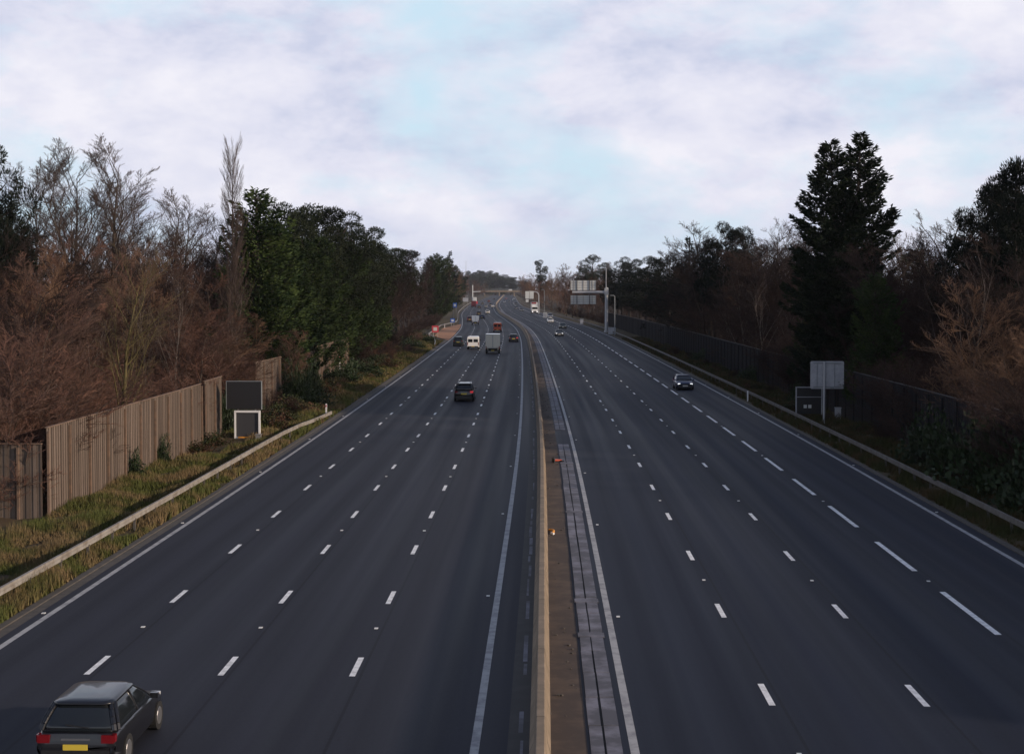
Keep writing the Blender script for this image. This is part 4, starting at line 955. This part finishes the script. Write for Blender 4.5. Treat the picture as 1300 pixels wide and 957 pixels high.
# ------------------------------------------------------------------ vehicles
def ring_body(y, zb, zt, hw):
    hp = [(.80, 0, 0), (.95, 0, .07), (.99, 0, .2), (1.0, 1, -.26), (.975, 1, -.12), (.93, 1, -.045), (.86, 1, -.01), (.5, 1, .012)]
    rt = [(x * hw, (zb if q == 0 else zt) + dz) for x, q, dz in hp]; pts = [(-x, z) for x, z in rt] + rt[::-1]
    return [Vector((x, y, z)) for x, z in pts]
def quad_in(mb, a, b_, c, d, ix, iz0, iz1, off):
    """inset quad a-b bottom, d-c top, pushed outwards by off"""
    n = (b_ - a).cross(d - a).normalized() * off
    f_ = lambda u, v: a.lerp(b_, u).lerp(d.lerp(c, u), v) + n
    mb.add([f_(ix, iz0), f_(1 - ix, iz0), f_(1 - ix, iz1), f_(ix, iz1)], [(0, 1, 2, 3)])
def car(px, py, label, paint_, kind='hatch', away=True, lit=False, group=None, rz=0, rails=False, silver_roof=False):
    g = ground(px, py); hd = heading(g.y) + (0 if away else math.pi)
    # the pixel marks the near end of the car; the object's origin is its centre
    Ht = {'hatch': 1.46, 'suv': 1.68, 'saloon': 1.43}[kind]; k = {'hatch': .94, 'suv': 1.03, 'saloon': 1.04}[kind]; Ln = 4.4 * k
    f_ = Vector((-math.sin(hd), math.cos(hd), 0)); c = g + f_ * (Ln / 2 if away else -Ln / 2)
    t = thing('car', label, 'car', (c.x, c.y, 0), hd, group)
    zb = {'hatch': .92, 'suv': 1.04, 'saloon': .92}[kind]; gc = {'suv': .26}.get(kind, .2)
    st = [(-2.2, .42, zb - .22, .74), (-2.14, .30, zb - .06, .84), (-1.8, gc, zb + .02, .89), (-.6, gc, zb + .02, .91), (.7, gc, zb, .91), (1.0, gc, zb - .02, .90), (1.65, gc, zb - .10, .87), (2.02, .28, zb - .2, .81), (2.17, .36, zb - .34, .70)]
    if kind == 'saloon': st[0] = (-2.2, .42, zb - .12, .76); st[1] = (-2.12, .3, zb, .84)
    mb = MB(); mb.loft([ring_body(y * k, a, b_, c_) for y, a, b_, c_ in st])
    # glasshouse: continuous dark glass, painted pillars and roof
    yb0, yb1 = (-2.04, 1.02) if kind != 'saloon' else (-1.6, 1.0); yt0, yt1 = (-1.62, .08) if kind != 'saloon' else (-.98, .08)
    if kind == 'suv': yt0 = -1.78
    def rr_(y0, y1, hw, z_, rc=.26, bow=.07):
        out = []
        for cxx, cyy, a0 in ((-hw + rc, y0 + rc, 180), (hw - rc, y0 + rc, 270), (hw - rc, y1 - rc, 0), (-hw + rc, y1 - rc, 90)):
            for q in range(5): a = R(a0 + 22.5 * q); out.append((cxx + rc * math.cos(a), cyy + rc * math.sin(a)))
        ym = (y0 + y1) / 2
        return [Vector((x, (y + bow * (1 - (x / hw) ** 2) * (1 if y > ym else -1) * min(1, abs(y - ym) / ((y1 - y0) / 2)) ** 8) * k, z_)) for x, y in out]
    lv = []
    for q in range(5):
        v = q / 4; bulge = .04 * math.sin(math.pi * v)
        lv.append(rr_(yb0 + (yt0 - yb0) * v ** 1.15 - bulge, yb1 + (yt1 - yb1) * v + bulge, .835 - .195 * v ** 1.3 + .01, zb - .03 + (Ht - .05 - zb) * v))
    g_ = MB(); g_.loft(lv); g_.build('glasshouse', M['glass'], t, smooth=True)
    top = []
    for v, dz, ins in ((0, -.035, -.012), (.1, .0, .0), (.4, .03, .09), (.8, .052, .26)):
        top.append(rr_(yt0 + ins - .06, yt1 - ins + .06, .66 - ins, Ht - .05 + dz, .22))
    mr_ = MB(); mr_.loft(top); mr_.build('roof', paint_, t, smooth=True)
    for i_ in (1, 2, 7, 8, 12, 17):   # corner pillars
        pts_ = [lv[q][i_] + Vector((lv[q][i_].x * .008, 0, 0)) for q in range(5)]
        mb.path(pts_, .035 if i_ > 9 else .06, 6)
    for sx in (-1, 1): mb.tube((sx * .845, -.35 * k, zb), (sx * .655, -.45 * k, Ht - .05), .03, .028, 5)
    body = mb.build('body', paint_, t, smooth=True)
    bv = body.modifiers.new('bevel', 'BEVEL'); bv.width = .03; bv.segments = 2; bv.limit_method = 'ANGLE'; bv.angle_limit = R(40); bv.harden_normals = True
    for sx in (-1, 1):
        for sy in (-1.36 * k, 1.32 * k):
            wv = bpy.data.objects.new('wheel', None)
            m2 = MB(); R_ = .33 if kind != 'suv' else .36; m2.tube((sx * .70, sy, R_), (sx * .915, sy, R_), R_, R_, 18)
            wh = m2.build('wheel', M['tyre'], t)
            bpy.data.objects.remove(wv)
            m2 = MB(); m2.tube((sx * .90, sy, R_), (sx * .925, sy, R_), R_ * .66, R_ * .6, 12); m2.build('rim', M['rim'], wh)
        m2 = MB(); m2.box((sx * .68, -2.17 * k, zb - .15), (.26, .06, .17)); m2.box((sx * .80, -2.10 * k, zb - .14), (.08, .16, .15)); m2.build('tail_light', M['tail_glow'] if lit and sx > 0 else M['tail'], t)
        m2 = MB(); m2.box((sx * .62, 2.07 * k, zb - .29), (.24, .18, .11)); m2.build('headlight', M['head_on'] if lit else M['head'], t)
        m2 = MB(); m2.box((sx * .96, .70 * k, zb + .05), (.17, .10, .12)); m2.build('mirror', paint_, t)
        if rails: m2 = MB(); m2.box((sx * .56, -.75, Ht + .03), (.05, 1.7, .05)); m2.build('roof_rail', M['rim'], t)
    m2 = MB(); m2.box((0, -2.21 * k, zb - .32), (.52, .03, .12)); m2.build('rear_plate', M['platey'], t)
    m2 = MB(); m2.box((0, -2.075 * k, zb + .09), (.5, .02, .02), Matrix.Rotation(.15, 3, 'Y')); m2.build('rear_wiper', M['trim'], t)
    m2 = MB(); m2.box((0, -2.175 * k, zb - .16), (.62, .03, .04)); m2.build('boot_handle', M['rim'], t)
    m2 = MB(); m2.box((0, 2.18 * k, .44), (.52, .03, .12)); m2.build('front_plate', M['platew'], t)
    m2 = MB(); m2.box((0, -2.18 * k, .42), (1.45, .10, .24)); m2.box((0, 2.14 * k, .36), (1.3, .10, .18)); m2.box((0, 2.11 * k, zb - .33), (.8, .12, .1)); m2.box((0, 0, .22), (1.5, 3.9 * k, .14)); m2.build('lower_trim', M['trim'], t)
    if rails: m2 = MB(); m2.box((0, yt0 * k - .10, Ht - .03), (1.15, .22, .04)); m2.build('spoiler', M['rim'], t)
    return t
def van(px, py, label, paint_, size=(1.95, 2.2, 5.2), away=True, cat='van', name='van', box=None):
    g = ground(px, py); W, Hh, Ln = size; hd = heading(g.y) + (0 if away else math.pi); f_ = Vector((-math.sin(hd), math.cos(hd), 0)); c = g + f_ * (Ln / 2 if away else -Ln / 2)
    t = thing(name, label, cat, (c.x, c.y, 0), hd); hw = W / 2; mb = MB()
    def rg(y, z0, z1, w_): return [Vector((x, y, z)) for x, z in ((-w_, z0), (-w_, z1 - .25), (-w_ + .08, z1 - .06), (-w_ + .22, z1), (w_ - .22, z1), (w_ - .08, z1 - .06), (w_, z1 - .25), (w_, z0))]
    if not box:
        mb.loft([rg(-Ln/2, .45, Hh - .06, hw - .03), rg(-Ln/2 + .06, .35, Hh, hw), rg(Ln/2 - 1.9, .35, Hh, hw), rg(Ln/2 - 1.55, .35, Hh - .12, hw - .04), rg(Ln/2 - .85, .35, 1.28, hw - .05), rg(Ln/2 - .08, .4, 1.05, hw - .12), rg(Ln/2, .5, .9, hw - .2)]); mb.build('body', paint_, t)
    else:
        mb.loft([rg(Ln/2 - 1.9, .4, 2.2, hw - .14), rg(Ln/2 - 1.4, .4, 2.2, hw - .14), rg(Ln/2 - .75, .4, 1.35, hw - .16), rg(Ln/2, .5, .95, hw - .25)]); mb.build('cab', paint_, t)
        mb = MB(); mb.box((0, -.95, (Hh + .85) / 2), (W, Ln - 2.1, Hh - .85)); bb = mb.build('cargo_box', box, t)
        mb = MB(); 
        for x in (-.02, .02): mb.box((x * 2, -Ln/2 + .09, (Hh + .85)/2), (.03, .03, Hh - 1.0))
        for z_ in (.95, Hh - .1): mb.box((0, -Ln/2 + .09, z_), (W - .05, .03, .06))
        mb.build('door_frame', M['cab'], bb)
        mb = MB(); mb.box((0, -.6, .62), (W * .6, Ln - 1.4, .3)); mb.build('chassis', M['under'], t)
    for sx in (-1, 1):
        if not box:
            mb = MB(); mb.box((sx * hw * .46, -Ln/2 - .0, Hh * .68), (hw * .74, .03, Hh * .24)); mb.build('rear_window', M['glass'], t)
        mb = MB(); mb.box((sx * (hw - .09), -Ln/2 + .02, .95), (.13, .08, .5)); mb.build('tail_light', M['tail'], t)
        mb = MB(); mb.box((sx * (hw - .32), Ln/2 - .03, .88), (.26, .12, .16)); mb.build('headlight', M['head'], t)
        for sy in (-Ln/2 + 1.0, Ln/2 - .95):
            mb = MB(); mb.tube((sx * (hw - .24), sy, .35), (sx * (hw + .005), sy, .35), .35, .35, 16); wh = mb.build('wheel', M['tyre'], t); mb = MB(); mb.tube((sx * (hw), sy, .35), (sx * (hw + .02), sy, .35), .2, .18, 10); mb.build('rim', M['rim'], wh)
        mb = MB(); mb.box((sx * (hw + .12), Ln/2 - 1.3, 1.45), (.18, .12, .3)); mb.build('mirror', M['trim'], t)
    mb = MB(); mb.box((0, -Ln/2 - .02, .5), (.5, .03, .11)); mb.build('rear_plate', M['platey'], t)
    mb = MB(); mb.box((0, -Ln/2 + .03, .45), (W * .9, .1, .18)); mb.build('bumper', M['trim'], t)
    mb = MB(); q = [Vector((-hw*.78, Ln/2 - .80, 1.36)), Vector((hw*.78, Ln/2 - .80, 1.36)), Vector((hw*.72, Ln/2 - 1.42, min(Hh, 2.2) - .18)), Vector((-hw*.72, Ln/2 - 1.42, min(Hh, 2.2) - .18))]
    mb.add([v + Vector((0, .04, .03)) for v in q], [(0, 1, 2, 3)]); mb.build('windscreen', M['glass'], t)
    return t
def lorry(px, py, label, cabm, boxm, topm=None, away=False, Hh=4.1, Ln=13):
    g = ground(px, py); hd = heading(g.y) + (0 if away else math.pi); f_ = Vector((-math.sin(hd), math.cos(hd), 0)); c = g + f_ * (Ln / 2 if away else -Ln / 2)
    t = thing('lorry', label, 'lorry', (c.x, c.y, 0), hd); W = 2.5
    mb = MB(); mb.box((0, Ln/2 - 1.0, 1.75), (2.45, 2.0, 2.5)); mb.box((0, Ln/2 - 1.25, 3.2), (2.3, 1.5, .5)); cab = mb.build('cab', cabm, t)
    mb = MB(); mb.box((0, Ln/2 + .012, 2.2), (2.2, .02, .85)); mb.build('windscreen', M['glass'], cab)
    mb = MB(); mb.box((0, Ln/2 + .02, .85), (1.2, .04, .5)); mb.box((0, Ln/2 - .0, .42), (2.4, .12, .22)); mb.build('grille', M['trim'], cab)
    for sx in (-1, 1): mb = MB(); mb.box((sx * .95, Ln/2 + .02, .75), (.35, .05, .2)); mb.build('headlight', M['head_on'], t)
    mb = MB(); mb.box((0, -1.2, (Hh + 1.15)/2), (W, Ln - 2.6, Hh - 1.15)); bx_ = mb.build('trailer_box', boxm, t)
    if topm: mb = MB(); mb.box((.25, Ln/2 - 2.48, Hh - .35), (1.9, .06, .62)); mb.build('coloured_header', topm, bx_)
    mb = MB(); mb.box((0, -.8, .95), (1.0, Ln - 1.2, .3)); mb.build('chassis', M['under'], t)
    for sx in (-1, 1):
        for sy in (Ln/2 - 1.2, -Ln/2 + 1.2, -Ln/2 + 2.4, -Ln/2 + 3.6):
            mb = MB(); mb.tube((sx * .9, sy, .5), (sx * 1.24, sy, .5), .5, .5, 16); mb.build('wheel', M['tyre'], t)
        mb = MB(); mb.box((sx * 1.0, -Ln/2 - .02 + .1, 1.0), (.35, .05, .15)); mb.build('tail_light', M['tail'], t)
    return t

# left carriageway, seen from behind
car(589, 510, 'black SUV with silver roof rails and yellow number plate, alone in its lane', PB, 'suv', True, True, rails=True)
g0 = 33.5
gp = ground(104, 366 + F * H / 31.0)
car(96, 366 + F * H / 31.2, 'dark car passing out of the picture at the bottom left', PB, 'hatch', True)
car(581.5, 439.5, 'dark green hatchback in the leftmost lane left of the white van', PGr, 'suv', True)
van(600.5, 443.5, 'white panel van behind the large cream box van, with dark rear windows', PW, (2.0, 2.15, 5.2))
van(625.5, 449, 'large cream box van, the nearest big vehicle left of the barrier', PC, (2.25, 3.05, 6.5), box=PC, name='box_van')
van(631.5, 421.5, 'orange-red van ahead of the large cream box van', PO, (1.9, 2.2, 5.0))
car(652, 434, 'black car in the lane next to the barrier, with reddish tail lights', PB, 'hatch', True, True)
van(603.5, 412.3, 'small white box van beside a maroon car in the left lanes', PW, (2.0, 2.5, 5.4), box=PW, name='box_van')
car(596.3, 408.5, 'maroon car just left of the small white box van', PDR, 'suv', True)
car(608, 400.6, 'black car leading a close pair in the left lanes ahead of the small box van', PB, 'suv', True)
car(612, 405, 'navy car close behind the black one in the left lanes', PN, 'saloon', True)
car(619, 398.5, 'white car right of the black pair, distant left lanes', PW, 'hatch', True)
car(608.3, 391.5, 'distant black car behind the maroon trailer', PB, 'hatch', True)
car(616.8, 390.8, 'distant silver car in the middle of the left lanes', PS, 'suv', True)
car(622.5, 388.6, 'distant dark grey car ahead of a white one, left lanes', PG, 'suv', True)
car(625.6, 390.6, 'distant white car close to the barrier bend, left lanes', PW, 'saloon', True)
lorry(601.3, 390.5, 'distant maroon lorry in the leftmost lane below the white gantry', PDR, PDR, None, True, 3.6, 10)
car(620.5, 383.6, 'tiny far red car left of the barrier bend', PR, 'hatch', True)
car(612.5, 386.3, 'tiny far grey car in the leftmost lane', PG, 'hatch', True)
car(627.5, 380.5, 'tiny far dark car before the bridge, left lanes', PB, 'hatch', True)
# right carriageway, coming towards the camera
car(870, 495.3, 'dark blue hatchback with lit headlights, alone in the right carriageway', PN, 'hatch', False, True)
car(710.3, 427, 'black car with headlights on, nearer of two together in the right carriageway', PB, 'saloon', False, True)
car(714.8, 417.4, 'dark green car just beyond the black one in the right carriageway', PGr, 'hatch', False)
car(699, 410, 'white car followed by a silver one, left of the sign gantry', PW, 'hatch', False)
car(698.8, 404, 'silver car just beyond a white one, left of the sign gantry', PS, 'suv', False)
lorry(679, 398.2, 'white lorry with a red header panel coming towards the camera', PW, PW, PR, False, 4.6, 13)
car(662.3, 395.2, 'grey car left of the white lorry', PG, 'saloon', False)
car(655.6, 392.4, 'black car ahead and left of the grey one near the lorry', PB, 'hatch', False)
car(655, 387.2, 'distant black car in the outer lane beyond the lorry, right carriageway', PB, 'hatch', False)
car(651, 384.5, 'distant dark blue car on the far bend, right carriageway', PN, 'hatch', False)
car(640.3, 384.6, 'distant silver car close to the barrier on the far bend', PS, 'hatch', False)
car(646.5, 384.0, 'distant grey car mid carriageway on the far bend', PG, 'hatch', False)
car(652.4, 380.2, 'tiny far white car on the outer lane before the bridge', PW, 'hatch', False)
car(642.5, 380.0, 'tiny far red car near the barrier before the bridge', PR, 'hatch', False)
vb = van(646, 380, 'white van crossing the distant bridge from right to left', PW, (2.0, 2.3, 5.4)); vb.location = (atY(647.5, BY), BY, 6.66); vb.rotation_euler.z = R(90)

# ------------------------------------------------------------------ verge growth
def grass(name, boxes, material, label, hgt=(.12, .4)):
    r2 = random.Random(4); mb = MB()
    for (o0, o1, d0, d1, n) in boxes:
        for k in range(n):
            d = d0 * (d1 / d0) ** r2.random(); o = r2.uniform(o0, o1); dens = math.sin(o * 1.9 + d * .31) + math.sin(d * .83 - o)
            if dens < -1.75 or (o < -19.6 and 88 < d < 99.2): continue
            p = P(o, d, vz(o if o < 0 else o - 1.3, d) - .03); s_ = 1 + d / 70
            for q in range(3):
                a = r2.uniform(0, 6.28); lean = r2.uniform(.1, .6); hh = r2.uniform(*hgt) * (1.25 + .4 * dens); wv = Vector((math.cos(a), math.sin(a), 0)) * .016 * s_
                tip = p + Vector((math.cos(a + 1.3) * lean * hh, math.sin(a + 1.3) * lean * hh, hh)); p2 = p + Vector((r2.uniform(-.1, .1), r2.uniform(-.1, .1), 0))
                mb.add([p2 - wv, p2 + wv, tip], [(0, 1, 2)])
    tag(mb.build(name, material), label, 'grass', kind='stuff')
grass('grass', [(-21.7, -17.6, 30, 130, 52000), (-17.4, -16.6, 30, 130, 9000), (-22.8, -16.7, 130, 285, 16000)], M['grass'], 'rough green and straw-coloured grass on the left verge')
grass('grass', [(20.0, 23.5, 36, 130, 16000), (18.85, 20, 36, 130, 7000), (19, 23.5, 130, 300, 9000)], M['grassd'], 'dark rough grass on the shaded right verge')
# brambles and ivy
r_ = rng
for px, Y, py, k in ((246, 91, 556, 'brm0'), (264, 95, 545, 'brm0'), (284, 104, 538, 'ivy0'), (298, 106, 530, 'brm0'), (320, 107, 528, 'brm0'), (338, 106, 522, 'brm0'), (352, 112, 512, 'brm0'), (372, 118, 500, 'brm0'), (390, 126, 492, 'ivy0'), (405, 140, 480, 'brm0')):
    pplant(k, px, Y, py, 'low bramble clump on the left verge around the black and white sign', 'brambles around the left sign', 1.2)
for i in range(34):
    d = 112 + i * 5.2 + rng.uniform(-2, 2); o = -rng.uniform(19.0, 22.6); p = P(o, d)
    if 284 < d: continue
    plant(rng.choice(['brm0', 'brm0', 'bsd0', 'bsr0', 'ivy0']), p.x, d, rng.uniform(1.0, 2.4) * (1.3 if o < -21 and d > 180 else 1), 'scrubby bush on the left verge between the ramped guardrail end and the refuge', 'scrub along the left verge', 1.2)
for px, Y, py in ((281, 103, 484), (287, 106, 500), (292, 108, 478), (374, 126, 452), (300, 108, 486), (388, 130, 462), (396, 135, 450)):
    pplant('ivy0', px, Y, py, 'dark ivy mass swallowing the fence end behind the black sign panel', 'ivy over the left fence ends', .24)
for px, Y in ((148, 77), (192, 83)):
    plant('ivy0', P(-21.65, Y).x, Y, 2.2, 'green ivy patch climbing the lit fence, %s' % ('the nearer of two' if Y == 77 else 'the further of two'), None, .3)
for d in (56, 60, 64, 68, 73, 79, 85, 131, 160, 205):
    plant('ivy0', P(23.3, d).x, d, rng.uniform(3.2, 4.6) if d < 90 else 2.2, 'dark ivy clump covering the right-hand fence', 'ivy on the right fence', .7)
for d in range(60, 300, 9):
    p = P(rng.uniform(21.3, 22.9), d + rng.uniform(-3, 3)); plant(rng.choice(['brm0', 'bsd1', 'bsd0']), p.x, p.y, rng.uniform(.7, 1.7), 'low dark bush on the shaded right verge in front of the fence', 'dark verge bushes on the right', 1.3)

# ------------------------------------------------------------------ haze: thin winter air
mb = MB(); mb.box((0, 1350, 24), (2400, 3400, 52)); hz_o = mb.build('haze', [])
hm_ = bpy.data.materials.new('haze_air'); hm_.use_nodes = True; t = hm_.node_tree; t.nodes.clear()
pv = t.nodes.new('ShaderNodeVolumePrincipled'); pv.inputs['Color'].default_value = (.86, .9, 1, 1); pv.inputs['Density'].default_value = .000055; pv.inputs['Anisotropy'].default_value = .2
ou = t.nodes.new('ShaderNodeOutputMaterial'); t.links.new(pv.outputs[0], ou.inputs['Volume']); hz_o.data.materials.append(hm_); hz_o['kind'] = 'stuff'
hz_o['label'] = 'thin bluish haze over the far road'; hz_o['category'] = 'haze'
